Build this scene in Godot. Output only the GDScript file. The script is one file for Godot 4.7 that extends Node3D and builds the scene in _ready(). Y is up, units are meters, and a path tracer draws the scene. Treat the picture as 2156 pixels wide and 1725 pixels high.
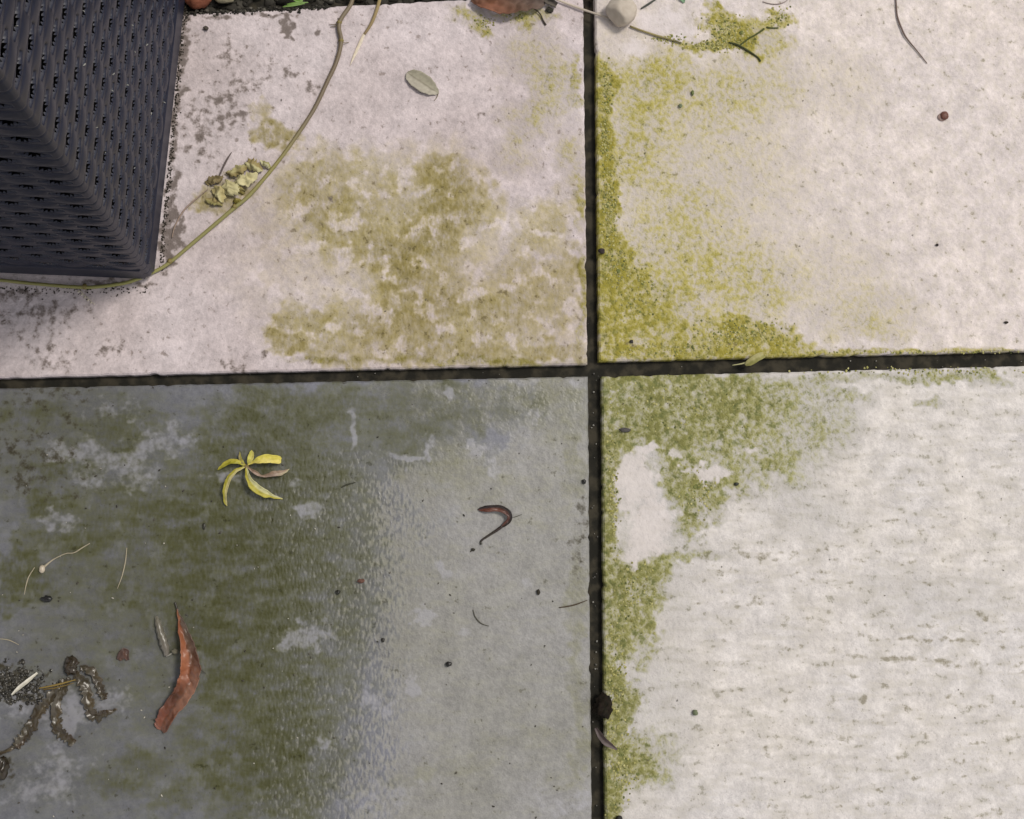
extends Node3D

# ---------------------------------------------------------------- camera numbers
# photo pixels are counted on a 2156 x 1725 print of the photograph
const PW := 2156.0
const PH := 1725.0
const FOCAL := 2400.0
const NADIR := Vector2(780, 1190)
const EYE := 1.25
const MM := 0.000535            # metres on the paving for one photo pixel
const S2D := 0.8624             # source pixels (2500 wide) to print pixels

var down := Vector3()
var ex := Vector3()
var ez := Vector3()
var rng := RandomNumberGenerator.new()
var used := {}
var mats := {}

# ---------------------------------------------------------------- helpers
func camera_axes() -> void:
	down = Vector3(NADIR.x - PW / 2, NADIR.y - PH / 2, FOCAL).normalized()
	ex = (Vector3(1, 0, 0) - down * down.x).normalized()
	ez = down.cross(ex)

func at(px: float, py: float, y := 0.0) -> Vector3:
	# where the sight line through a photo pixel meets the level y
	var r := Vector3(px - PW / 2, py - PH / 2, FOCAL)
	var p: Vector3 = r * ((EYE - y) / r.dot(down))
	return Vector3(p.dot(ex), y, p.dot(ez))

func src(px: float, py: float, y := 0.0) -> Vector3:
	return at(px * S2D, py * S2D, y)

func crop(ox: float, oy: float, k: float, px: float, py: float, y := 0.0) -> Vector3:
	return src(ox + px / k, oy + py / k, y)

func numbered(called: String) -> String:
	var n: int = used.get(called, 0)
	used[called] = n + 1
	return called if n == 0 else "%s_%03d" % [called, n]

func tag(o: Node3D, label: String, category: String, group := "", kind := "") -> void:
	o.set_meta("label", label)
	if category: o.set_meta("category", category)
	if group: o.set_meta("group", group)
	if kind: o.set_meta("kind", kind)

func thing(called: String, where: Vector3, label: String, category: String, group := "") -> Node3D:
	var o := Node3D.new()
	o.name = numbered(called)
	add_child(o)
	o.position = where
	tag(o, label, category, group)
	return o

func part(called: String, mesh: Mesh, m: Material, parent: Node3D) -> MeshInstance3D:
	var o := MeshInstance3D.new()
	o.name = called
	o.mesh = mesh
	o.material_override = m
	o.cast_shadow = GeometryInstance3D.SHADOW_CASTING_SETTING_ON
	parent.add_child(o, true)
	return o

func solo(called: String, mesh: Mesh, m: Material, where: Vector3, label: String, category: String, group := "") -> MeshInstance3D:
	var o := part(numbered(called), mesh, m, self)
	o.position = where
	tag(o, label, category, group)
	return o

func mat(called: String, c: Color, rough := 0.8, spec := 0.5) -> StandardMaterial3D:
	var m := StandardMaterial3D.new()
	m.resource_name = called
	m.albedo_color = c
	m.roughness = rough
	m.metallic_specular = spec
	mats[called] = m
	return m

func vmat(called: String, rough := 0.8, spec := 0.5, back := Color(0, 0, 0)) -> StandardMaterial3D:
	var m := mat(called, Color.WHITE, rough, spec)
	m.vertex_color_use_as_albedo = true
	if back != Color(0, 0, 0):
		m.backlight_enabled = true
		m.backlight = back
	return m

func lin(r: float, g: float, b: float) -> Color:
	return Color(r / 255.0, g / 255.0, b / 255.0).srgb_to_linear()

func smooth_path(p: Array, per := 6) -> PackedVector3Array:
	var out := PackedVector3Array()
	for i in p.size() - 1:
		var a: Vector3 = p[maxi(i - 1, 0)]
		var b: Vector3 = p[i]
		var c: Vector3 = p[i + 1]
		var d: Vector3 = p[mini(i + 2, p.size() - 1)]
		for k in per:
			out.append(b.cubic_interpolate(c, a, d, float(k) / per))
	out.append(p[p.size() - 1])
	return out

func along(v: Array, n: int) -> PackedFloat32Array:
	# values given at the joints of a path, spread over n samples
	var out := PackedFloat32Array()
	for i in n:
		var t := float(i) / (n - 1) * (v.size() - 1)
		var k := mini(int(t), v.size() - 2)
		var f := t - k
		f = f * f * (3 - 2 * f)
		out.append(lerpf(v[k], v[k + 1], f))
	return out

func along_c(v: Array, n: int) -> PackedColorArray:
	var out := PackedColorArray()
	for i in n:
		var t := float(i) / (n - 1) * (v.size() - 1)
		if v.size() == 1:
			out.append(v[0])
			continue
		var k := mini(int(t), v.size() - 2)
		var a: Color = v[k]
		out.append(a.lerp(v[k + 1], t - k))
	return out

func noise(seed_: int, freq: float, oct := 3) -> FastNoiseLite:
	var n := FastNoiseLite.new()
	n.seed = seed_
	n.noise_type = FastNoiseLite.TYPE_SIMPLEX_SMOOTH
	n.frequency = freq
	n.fractal_octaves = oct
	return n

func tube(path: PackedVector3Array, rad: PackedFloat32Array, cols: PackedColorArray, sides := 8, flat := 1.0, rough := 0.0) -> ArrayMesh:
	# a stalk along a path, its ends closed; flat < 1 presses it down
	var st := SurfaceTool.new()
	st.begin(Mesh.PRIMITIVE_TRIANGLES)
	var n := path.size()
	var nz := noise(7, 260.0, 2)
	for i in n:
		var t: Vector3 = (path[mini(i + 1, n - 1)] - path[maxi(i - 1, 0)]).normalized()
		var b := t.cross(Vector3.UP)
		if b.length() < 0.05: b = t.cross(Vector3(1, 0, 0))
		b = b.normalized()
		var u := b.cross(t).normalized()
		for k in sides:
			var a := TAU * k / sides
			var r := rad[i]
			var q := b * cos(a) * r + u * sin(a) * r * flat
			if rough > 0.0:
				q *= 1.0 + rough * nz.get_noise_3dv(path[i] + q)
			st.set_smooth_group(0)
			st.set_color(cols[i])
			st.add_vertex(path[i] + q)
	for i in n - 1:
		for k in sides:
			var a := i * sides + k
			var b := i * sides + (k + 1) % sides
			for q in [a, b, a + sides, b, b + sides, a + sides]: st.add_index(q)
	var c0 := n * sides
	st.set_color(cols[0]); st.add_vertex(path[0])
	st.set_color(cols[n - 1]); st.add_vertex(path[n - 1])
	for k in sides:
		var k2 := (k + 1) % sides
		for q in [c0, k2, k]: st.add_index(q)
		for q in [c0 + 1, (n - 1) * sides + k, (n - 1) * sides + k2]: st.add_index(q)
	st.generate_normals()
	return st.commit()

func sheet(rows: Array, cols: Array, thick: float) -> ArrayMesh:
	# a curved sheet with real thickness from a grid of points (rows of PackedVector3Array)
	var st := SurfaceTool.new()
	st.begin(Mesh.PRIMITIVE_TRIANGLES)
	var n := rows.size()
	var m: int = rows[0].size()
	for side in 2:
		for i in n:
			for j in m:
				var p: Vector3 = rows[i][j]
				if side == 1:
					var du: Vector3 = rows[mini(i + 1, n - 1)][j] - rows[maxi(i - 1, 0)][j]
					var dv: Vector3 = rows[i][mini(j + 1, m - 1)] - rows[i][maxi(j - 1, 0)]
					var nn := du.cross(dv)
					p -= (nn.normalized() if nn.length() > 1e-12 else Vector3.UP) * thick
				st.set_color(cols[i][j])
				st.add_vertex(p)
	for i in n - 1:
		for j in m - 1:
			var a := i * m + j
			for q in [a, a + m, a + 1, a + 1, a + m, a + m + 1]: st.add_index(q)
			var b := a + n * m
			for q in [b, b + 1, b + m, b + 1, b + m + 1, b + m]: st.add_index(q)
	var o := n * m
	for i in n - 1:
		var a := i * m
		for q in [a, a + o, a + m, a + m, a + o, a + m + o]: st.add_index(q)
		a = i * m + m - 1
		for q in [a, a + m, a + o, a + m, a + m + o, a + o]: st.add_index(q)
	for j in m - 1:
		var a := j
		for q in [a, a + 1, a + o, a + 1, a + 1 + o, a + o]: st.add_index(q)
		a = (n - 1) * m + j
		for q in [a, a + o, a + 1, a + 1, a + o, a + 1 + o]: st.add_index(q)
	st.generate_normals()
	return st.commit()

func blade(spine: Array, width: Array, cup: Array, roll: Array, left: Array, right: Array, thick := 0.0004, crinkle := 0.0, seed_ := 1, per := 6, mid := Color(0, 0, 0, 0), ragged := 0.0) -> ArrayMesh:
	# a leaf blade: a spine, full widths, how far it cups (radians), how it rolls about its spine, colours of its two halves
	var p := smooth_path(spine, per)
	var n := p.size()
	var w := along(width, n)
	var c := along(cup, n)
	var r := along(roll, n)
	var cl := along_c(left, n)
	var cr := along_c(right, n)
	var nz := noise(seed_, 90.0, 3)
	var rows := []
	var cols := []
	var m := 13
	for i in n:
		var t: Vector3 = (p[mini(i + 1, n - 1)] - p[maxi(i - 1, 0)]).normalized()
		var b := Vector3.UP.cross(t).normalized()          # to the left when looking along the leaf
		var u := t.cross(b).normalized()
		b = b.rotated(t, r[i])
		u = u.rotated(t, r[i])
		var row := PackedVector3Array()
		var rc := PackedColorArray()
		for j in m:
			var s := float(j) / (m - 1) * 2 - 1
			var hw := w[i] * 0.5
			if ragged > 0.0: hw *= maxf(0.15, 1.0 + ragged * nz.get_noise_2d(i * 0.0052 + (5.0 if s > 0 else 0.0), seed_))
			var q := Vector3()
			var k: float = c[i]
			if absf(k) < 0.02:
				q = b * -s * hw
			else:
				q = b * -sin(s * k) * hw / maxf(absf(sin(minf(absf(k), PI / 2))), 0.05) * signf(k) * signf(k) + u * (1 - cos(s * k)) * hw / absf(k) * signf(k)
			var pt := p[i] + q
			if crinkle > 0: pt += u * crinkle * nz.get_noise_2d(pt.x, pt.z) + b * crinkle * 0.4 * nz.get_noise_2d(pt.x + 3.0, pt.z)
			row.append(pt)
			var col: Color = cr[i].lerp(cl[i], smoothstep(0.25, -0.25, s))
			if mid.a > 0.0: col = col.lerp(Color(mid, 1.0), mid.a * smoothstep(0.16, 0.02, absf(s)))
			var v := 1.0 + 0.22 * nz.get_noise_2d(pt.x * 2.3 + 9.0, pt.z * 2.3)
			rc.append(Color(col.r * v, col.g * v, col.b * v))
		rows.append(row)
		cols.append(rc)
	# nothing sinks into the slab it lies on
	var low := 9.0
	for row in rows:
		for q in row: low = minf(low, q.y)
	var lift := maxf(0.0, thick + 0.0003 - low)
	for row in rows:
		for j in m: row[j] += Vector3(0, lift, 0)
	return sheet(rows, cols, thick)

func stone(radius: Vector3, seed_: int, bump := 0.16, cuts: Array = [], c := Color(1, 1, 1), c2 := Color(1, 1, 1), seg := 32) -> ArrayMesh:
	# a pebble: a ball with lumps, some faces cut flat, its foot at y = 0
	var st := SurfaceTool.new()
	st.begin(Mesh.PRIMITIVE_TRIANGLES)
	var nz := noise(seed_, 0.9, 3)
	var fine := noise(seed_ + 1, 5.0, 3)
	var rings := seg / 2
	var pts := PackedVector3Array()
	var low := 9.0
	for i in rings + 1:
		for k in seg:
			var a := PI * i / rings
			var b := TAU * k / seg
			var d := Vector3(sin(a) * cos(b), cos(a), sin(a) * sin(b))
			var r := 1.0 + bump * nz.get_noise_3dv(d * 1.3) * 1.6 + bump * 0.12 * fine.get_noise_3dv(d)
			for cut in cuts:
				var cn: Vector3 = cut[0]
				var f: float = d.dot(cn.normalized())
				if f > 0.02: r = minf(r, cut[1] / f + (r - 1.0) * 0.25)
			pts.append(d * r * radius)
			low = minf(low, pts[pts.size() - 1].y)
	for q in pts:
		var f := clampf(0.5 + 0.9 * fine.get_noise_3dv(q / radius.x * 0.5), 0.0, 1.0)
		st.set_color(c.lerp(c2, f))
		st.add_vertex(q - Vector3(0, low, 0))
	for i in rings:
		for k in seg:
			var a := i * seg + k
			var b := i * seg + (k + 1) % seg
			for q in [a, b, a + seg, b, b + seg, a + seg]: st.add_index(q)
	st.generate_normals()
	return st.commit()

# ---------------------------------------------------------------- slab surfaces
func spots(rect: Rect2, w: int, h: int, list: Array, seed_: int) -> PackedByteArray:
	# how thickly something grows or lies at each place, on a coarse grid, grown to w x h
	var gw := w / 3
	var gh := h / 3
	var f := PackedFloat32Array()
	f.resize(gw * gh)
	var na := noise(seed_, 14.0, 3)
	for s in list:
		var c := at(s[0], s[1])
		var rx: float = s[2] * MM * 1.25
		var ry: float = s[3] * MM * 1.25
		var power: float = s[4]
		var turn: float = deg_to_rad(s[5]) if s.size() > 5 else 0.0
		var reach := maxf(rx, ry) * 1.3 + 0.012
		var x0 := maxi(0, int((c.x - reach - rect.position.x) / rect.size.x * gw))
		var x1 := mini(gw, int((c.x + reach - rect.position.x) / rect.size.x * gw) + 1)
		var y0 := maxi(0, int((c.z - reach - rect.position.y) / rect.size.y * gh))
		var y1 := mini(gh, int((c.z + reach - rect.position.y) / rect.size.y * gh) + 1)
		var ct := cos(turn)
		var sn := sin(turn)
		var wob := minf(minf(rx, ry) * 1.1, 0.016)
		for y in range(y0, y1):
			for x in range(x0, x1):
				var wx := rect.position.x + (x + 0.5) / gw * rect.size.x
				var wz := rect.position.y + (y + 0.5) / gh * rect.size.y
				var dx := wx - c.x + wob * (na.get_noise_2d(wx, wz) + 0.8 * na.get_noise_2d(wx * 3.7, wz * 3.7))
				var dz := wz - c.z + wob * (na.get_noise_2d(wx + 40.0, wz) + 0.8 * na.get_noise_2d(wx * 3.7 + 40.0, wz * 3.7))
				var a := (dx * ct + dz * sn) / rx
				var b := (dz * ct - dx * sn) / ry
				var d := a * a + b * b
				if d < 1.0:
					var v := power * (1.0 - d) * (1.0 + 0.35 * d)
					var i := y * gw + x
					f[i] = f[i] + v * (1.0 - f[i])
	var bytes := PackedByteArray()
	bytes.resize(gw * gh)
	for i in f.size(): bytes[i] = int(clampf(f[i], 0.0, 1.0) * 255.0)
	var im := Image.create_from_data(gw, gh, false, Image.FORMAT_L8, bytes)
	im.resize(w, h, Image.INTERPOLATE_CUBIC)
	return im.get_data()

func grain(w: int, h: int, seed_: int, freq: float, oct: int, stretch_x := 1.0, stretch_y := 1.0, kind := FastNoiseLite.TYPE_SIMPLEX_SMOOTH) -> PackedByteArray:
	var n := noise(seed_, freq, oct)
	n.noise_type = kind
	if kind == FastNoiseLite.TYPE_CELLULAR:
		n.cellular_return_type = FastNoiseLite.RETURN_DISTANCE
		n.fractal_type = FastNoiseLite.FRACTAL_NONE
	var im := n.get_image(int(ceil(w / stretch_x)), int(ceil(h / stretch_y)))
	im.convert(Image.FORMAT_L8)
	if stretch_x != 1.0 or stretch_y != 1.0: im.resize(w, h, Image.INTERPOLATE_CUBIC)
	return im.get_data()

func ramp(a: float, b: float, x: float) -> float:
	var t := clampf((x - a) / (b - a), 0.0, 1.0)
	return t * t * (3.0 - 2.0 * t)

func slab_material(called: String, rect: Rect2, o: Dictionary, seed_: int) -> StandardMaterial3D:
	var pitch := 0.00068
	var w := int(rect.size.x / pitch)
	var h := int(rect.size.y / pitch)
	var moss := spots(rect, w, h, o.get("moss", []), seed_ + 1)
	var algae := spots(rect, w, h, o.get("algae", []), seed_ + 2)
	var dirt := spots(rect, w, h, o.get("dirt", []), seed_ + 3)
	var bare := spots(rect, w, h, o.get("bare", []), seed_ + 4)
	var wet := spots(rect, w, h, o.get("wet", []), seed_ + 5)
	var sheen_fleck := spots(rect, w, h, o.get("sheen_fleck", []), seed_ + 6)
	var big := grain(w, h, seed_ + 10, 0.004, 4)
	var mid := grain(w, h, seed_ + 11, 0.02, 4)
	var small := grain(w, h, seed_ + 12, 0.085, 3)
	var streak := grain(w, h, seed_ + 19, 0.05, 4, o.get("sx", 1.0), o.get("sy", 1.0))
	var tiny := grain(w, h, seed_ + 13, 0.26, 2)
	var speck := grain(w, h, seed_ + 14, 0.055, 3)
	var vein := grain(w, h, seed_ + 15, 0.022, 4)
	var hair := grain(w, h, seed_ + 16, 0.17, 3, 1.0, 2.6)
	var out := PackedByteArray()
	out.resize(w * h * 3)
	var hgt := PackedByteArray()
	hgt.resize(w * h)
	var rgh := PackedByteArray()
	rgh.resize(w * h)
	var b0: Color = o.base
	var b1: Color = o.base2
	var cm: Color = o.get("moss_tint", Color(0.70, 0.69, 0.32))
	var cm2: Color = o.get("moss_dark", Color8(98, 104, 58))
	var moss_dark: float = o.get("moss_dark_share", 0.35)
	var ca: Color = o.get("algae_tint", Color(0.68, 0.66, 0.42))
	var cd: Color = o.get("dirt_color", Color8(104, 94, 88))
	var cs: Color = o.get("speck_color", Color8(120, 112, 100))
	var cbare: Color = o.get("bare_color", Color8(150, 150, 160))
	var cwet: Color = o.get("wet_reflection_tint", Color(0.72, 0.72, 0.74))
	var film: float = o.get("film", 0.0)
	var film_c: Color = o.get("film_color", Color8(176, 172, 140))
	var speck_at: float = o.get("speck_at", 0.8)
	var dry_rough: float = o.get("rough", 0.82)
	var wet_rough: float = o.get("wet_rough", 0.2)
	var algae_wet: float = o.get("algae_wet", 0.0)
	var wisp: float = o.get("wisp", 0.75)
	var bare_power: float = o.get("bare_power", 0.6)
	for i in w * h:
		var nb := big[i] / 255.0
		var nm := (mid[i] / 255.0 - 0.5) * 1.7 + 0.5
		var ns := (small[i] / 255.0 - 0.5) * 1.7 + 0.5
		var nt := tiny[i] / 255.0
		var np := (speck[i] / 255.0 - 0.5) * 1.7 + 0.5
		var nk := (streak[i] / 255.0 - 0.5) * 1.7 + 0.5
		var nh := (hair[i] / 255.0 - 0.5) * 1.7 + 0.5
		var r := lerpf(b0.r, b1.r, nb)
		var g := lerpf(b0.g, b1.g, nb)
		var b := lerpf(b0.b, b1.b, nb)
		var shade := 1.0 + (nm - 0.5) * 0.09 + (ns - 0.5) * 0.07 + (nt - 0.5) * 0.13 - ramp(0.66, 0.84, nt) * ramp(0.4, 0.7, np) * 0.16
		var hh := 0.4 + (nm - 0.5) * 0.22 + (ns - 0.5) * 0.24 + (nt - 0.5) * 0.2
		r *= shade; g *= shade; b *= shade
		# faint green film in the pores of the stone
		if film > 0.0:
			var a := film * ramp(0.4, 0.8, nk * 0.55 + ns * 0.2 + nt * 0.25)
			r = lerpf(r, film_c.r, a); g = lerpf(g, film_c.g, a); b = lerpf(b, film_c.b, a)
		# little dark specks
		var sp := ramp(speck_at, speck_at + 0.16, np * 0.45 + nt * 0.25 + nk * 0.3) * 0.7
		r = lerpf(r, cs.r, sp); g = lerpf(g, cs.g, sp); b = lerpf(b, cs.b, sp)
		hh -= sp * 0.25 + ramp(0.66, 0.84, nt) * ramp(0.4, 0.7, np) * 0.3
		var bv := 0.0
		if bare[i] > 5:
			bv = ramp(0.12, 0.85, bare[i] / 255.0 + (nm - 0.5) * 0.5 + (ns - 0.5) * 0.35)
		var wv := 0.0  # wet stone, with part of its mirrored dark and broken sheen painted in
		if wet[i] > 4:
			var fl := sheen_fleck[i] / 255.0
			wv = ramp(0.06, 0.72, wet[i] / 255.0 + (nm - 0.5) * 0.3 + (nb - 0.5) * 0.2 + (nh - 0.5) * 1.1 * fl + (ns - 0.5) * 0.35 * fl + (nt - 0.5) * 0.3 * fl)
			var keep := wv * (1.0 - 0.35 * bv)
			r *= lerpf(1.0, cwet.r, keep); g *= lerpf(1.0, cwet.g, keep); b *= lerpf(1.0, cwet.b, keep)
		if algae[i] > 3:
			# a stain soaked into the stone: it tints what lies under it, more where there is more of it
			var v := algae[i] / 255.0 * (1.0 - 0.7 * bv)
			var n := nm * 0.28 + ns * 0.18 + nt * 0.24 + nk * 0.3
			var wisps := 1.0 - wisp * ramp(0.5, 0.8, vein[i] / 255.0 + (ns - 0.5) * 0.12 + (nm - 0.5) * 0.1)
			var dens := pow(v, 1.2) * maxf(0.0, 0.08 + 1.65 * n) * wisps + maxf(0.0, v - 0.3) * (nh - 0.5) * 0.5
			dens = clampf(dens, 0.0, 1.35) * lerpf(1.0, 0.4 + 0.6 * wv, algae_wet)
			r *= pow(ca.r, dens); g *= pow(ca.g, dens); b *= pow(ca.b, dens)
			hh += dens * (ns - 0.4) * 0.15
		if moss[i] > 3:
			var v := moss[i] / 255.0 * (1.0 - 0.85 * bv)
			var n := nm * 0.34 + ns * 0.36 + nt * 0.3
			var dens := pow(v, 1.12) * (0.3 + 2.0 * maxf(0.0, n - 0.3))
			dens += ramp(0.5, 0.9, v) * 0.3 * (np - 0.3)
			dens = clampf(dens * 1.22, 0.0, 1.2)
			r *= pow(cm.r, dens); g *= pow(cm.g, dens); b *= pow(cm.b, dens * (0.5 + 0.5 * ramp(0.1, 0.75, dens * 0.6 + v * 0.4)))
			var dk := ramp(0.6, 0.9, np * 0.7 + nt * 0.3) * ramp(0.25, 0.8, v) * moss_dark
			r = lerpf(r, cm2.r, dk); g = lerpf(g, cm2.g, dk); b = lerpf(b, cm2.b, dk)
			hh += minf(dens, 1.0) * (0.1 + (ns - 0.4) * 0.45 + (nt - 0.5) * 0.5)
		if bare[i] > 5:
			var a := bv * bare_power
			r = lerpf(r, cbare.r, a); g = lerpf(g, cbare.g, a); b = lerpf(b, cbare.b, a)
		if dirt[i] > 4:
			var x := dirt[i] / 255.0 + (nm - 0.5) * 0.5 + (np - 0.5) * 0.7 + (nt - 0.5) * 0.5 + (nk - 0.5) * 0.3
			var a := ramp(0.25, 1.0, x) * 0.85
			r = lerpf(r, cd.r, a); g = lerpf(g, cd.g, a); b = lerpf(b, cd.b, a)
		hh = lerpf(hh, 0.42 + (ns - 0.5) * 0.1 + (nh - 0.5) * 0.2 * sheen_fleck[i] / 255.0, wv * 0.9)
		out[i * 3] = int(clampf(r, 0.0, 1.0) * 255.0)
		out[i * 3 + 1] = int(clampf(g, 0.0, 1.0) * 255.0)
		out[i * 3 + 2] = int(clampf(b, 0.0, 1.0) * 255.0)
		hgt[i] = int(clampf(hh, 0.0, 1.0) * 255.0)
		rgh[i] = int(clampf(lerpf(dry_rough, wet_rough + (nt - 0.5) * 0.12, wv), 0.0, 1.0) * 255.0)
	var m := mat(called, Color.WHITE, 1.0, o.get("spec", 0.4))
	m.albedo_texture = ImageTexture.create_from_image(Image.create_from_data(w, h, false, Image.FORMAT_RGB8, out))
	m.roughness_texture = ImageTexture.create_from_image(Image.create_from_data(w, h, false, Image.FORMAT_L8, rgh))
	m.roughness_texture_channel = BaseMaterial3D.TEXTURE_CHANNEL_RED
	m.heightmap_enabled = true
	m.heightmap_texture = ImageTexture.create_from_image(Image.create_from_data(w, h, false, Image.FORMAT_L8, hgt))
	m.heightmap_scale = o.get("relief", 0.15)
	return m

func slab_mesh(corners: Array, rect: Rect2, seed_: int) -> ArrayMesh:
	# a slab 50 mm thick with a worn arris and slightly wavy sawn edges; corners clockwise from the far left
	var nz := noise(seed_, 60.0, 4)
	var ring := []
	for e in 4:
		var a: Vector3 = corners[e]
		var b: Vector3 = corners[(e + 1) % 4]
		var n := int(a.distance_to(b) / 0.004)
		var inward := Vector3(-(b - a).z, 0, (b - a).x).normalized()
		for k in n:
			var p := a.lerp(b, float(k) / n)
			var calm := minf(1.0, minf(k, n - k) / 4.0)
			var off := nz.get_noise_2d(p.x, p.z) * 0.0009 * calm + 0.0017 * ramp(0.34, 0.55, nz.get_noise_2d(p.x * 0.7 + 21.0, p.z * 0.7)) * calm
			var worn := 0.0012 + 0.0012 * (0.5 + 0.5 * nz.get_noise_2d(p.x + 7.0, p.z * 1.3))
			var i2 := inward
			if k == 0:
				var z: Vector3 = corners[(e + 3) % 4]
				i2 = (inward + Vector3(-(a - z).z, 0, (a - z).x).normalized()).normalized() * 1.3
			ring.append([p + inward * off, i2, worn])
	var st := SurfaceTool.new()
	st.begin(Mesh.PRIMITIVE_TRIANGLES)
	var n := ring.size()
	var put := func(p: Vector3, nn: Vector3):
		st.set_uv(Vector2((p.x - rect.position.x) / rect.size.x, (p.z - rect.position.y) / rect.size.y))
		st.set_normal(nn)
		st.add_vertex(p)
	var centre := Vector3()
	for r in ring: centre += r[0]
	centre /= n
	for i in n:
		var a: Array = ring[i]
		var b: Array = ring[(i + 1) % n]
		var a0: Vector3 = a[0] + a[1] * a[2]
		var b0: Vector3 = b[0] + b[1] * b[2]
		var a1: Vector3 = a[0] - Vector3(0, a[2] * 0.9, 0)
		var b1: Vector3 = b[0] - Vector3(0, b[2] * 0.9, 0)
		var a2: Vector3 = a[0] - Vector3(0, 0.05, 0)
		var b2: Vector3 = b[0] - Vector3(0, 0.05, 0)
		put.call(centre, Vector3.UP); put.call(a0, Vector3.UP); put.call(b0, Vector3.UP)
		var na: Vector3 = (Vector3.UP - a[1]).normalized()
		var nb: Vector3 = (Vector3.UP - b[1]).normalized()
		put.call(a0, na); put.call(a1, na); put.call(b0, nb)
		put.call(b0, nb); put.call(a1, na); put.call(b1, nb)
		var sa: Vector3 = -a[1]
		var sb: Vector3 = -b[1]
		put.call(a1, sa); put.call(a2, sa); put.call(b1, sb)
		put.call(b1, sb); put.call(a2, sa); put.call(b2, sb)
	return st.commit()

func bounds(corners: Array) -> Rect2:
	var r := Rect2(corners[0].x, corners[0].z, 0, 0)
	for c in corners: r = r.expand(Vector2(c.x, c.z))
	return r.grow(0.003)

# ---------------------------------------------------------------- planter
func weave(s: float, y: float, side: float) -> Vector2:
	# x: how far the moulded weave stands out at s along a side and y up it; y: above 0 inside an opening
	var row_h := 0.0158
	var stake := 0.027
	var k := int(floor(y / row_h))
	var v := (y / row_h - k) * 2.0 - 1.0
	var from_corner := minf(s, side - s)
	var j := int(floor(s / stake))
	var ds := (s / stake - j) * 2.0 - 1.0
	var groove := -0.0006 * ramp(0.72, 1.0, absf(v))
	if from_corner < 0.0: return Vector2(groove * 0.8, -1)
	if k < 2: return Vector2(0.0018, -1)
	var behind := posmod(k + j, 2) == 0
	if not behind:
		return Vector2(groove + 0.0018 * (1.0 - ds * ds) * (1.0 - v * v), -1)
	# the strand dives behind the stake and leaves a leaf-shaped opening
	var slim := 0.4 * pow(maxf(0.0, 1.0 - absf(ds) / 0.84), 0.95) - 0.02
	var bend := 0.1 * (1.0 - ds * ds)
	var hole := slim - absf(v + bend - 0.1)
	var dive := groove * 0.6 - 0.003 * ramp(-0.5, 0.1, hole) * ramp(-0.3, 0.1, v) + 0.0008 * ramp(-0.5, -0.1, hole) * ramp(0.0, -0.3, v)
	return Vector2(dive - 0.002 * ramp(-0.08, 0.04, hole), hole + 0.02)

func planter_side(length: float, height: float) -> ArrayMesh:
	# one side of the planter, in a frame where it faces +z, from the middle of one rounded corner to the middle of the next
	var r := 0.006
	var half := length / 2
	var straight := length - 2 * r
	var us := []
	for k in 5: us.append([-1, k / 4.0])
	var n := int(straight / 0.0011)
	for k in range(1, n): us.append([0, float(k) / n])
	for k in 5: us.append([1, k / 4.0])
	var ys := int(height / 0.0009)
	var open := PackedFloat32Array()
	var st := SurfaceTool.new()
	st.begin(Mesh.PRIMITIVE_TRIANGLES)
	for yi in ys + 1:
		var y := height * yi / ys
		for u in us:
			var p := Vector3()
			var nn := Vector3(0, 0, 1)
			var s := 0.0
			if u[0] == 0:
				s = straight * u[1]
				p = Vector3(-half + r + s, y, half)
			elif u[0] < 0:
				var a: float = -PI / 4 * (1.0 - u[1])
				nn = Vector3(sin(a), 0, cos(a))
				p = Vector3(-half + r, y, half - r) + nn * r
				s = -0.001
			else:
				var a: float = PI / 4 * u[1]
				nn = Vector3(sin(a), 0, cos(a))
				p = Vector3(half - r, y, half - r) + nn * r
				s = -0.001
			var wv := weave(s, y, straight)
			open.append(wv.y)
			st.add_vertex(p + nn * wv.x)
	var m := us.size()
	for yi in ys:
		for k in m - 1:
			var a := yi * m + k
			if open[a] + open[a + 1] + open[a + m] + open[a + m + 1] > 0.1: continue
			for q in [a, a + m, a + 1, a + 1, a + m, a + m + 1]: st.add_index(q)
	st.generate_normals()
	return st.commit()

func build_added_overhang() -> void:
	# unseen overhang added to block sky on the left and darken the slab's reflection
	var t := thing("added_overhang", Vector3(-0.17, 2.6, 0.3), "unseen dark added roof overhang above the planter's side of the paving", "blocker")
	t.rotation.y = deg_to_rad(17.0)
	var wood := mat("added_overhang_dark", Color8(58, 50, 44), 0.8, 0.3)
	for k in 16:
		box_part("blocker_board", Vector3(0.146, 0.02, 5.6), Vector3(-0.11 - k * 0.15, 0.01, 0), wood, t)
	box_part("blocker_edge", Vector3(0.03, 0.2, 5.6), Vector3(-0.015, 0.1, 0), wood, t)
	box_part("blocker_top", Vector3(2.5, 0.03, 5.6), Vector3(-1.29, 0.16, 0), wood, t)

func box_part(called: String, size: Vector3, where: Vector3, m: Material, parent: Node3D) -> MeshInstance3D:
	var b := BoxMesh.new()
	b.size = size
	var o := part(called, b, m, parent)
	o.position = where
	return o

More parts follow.
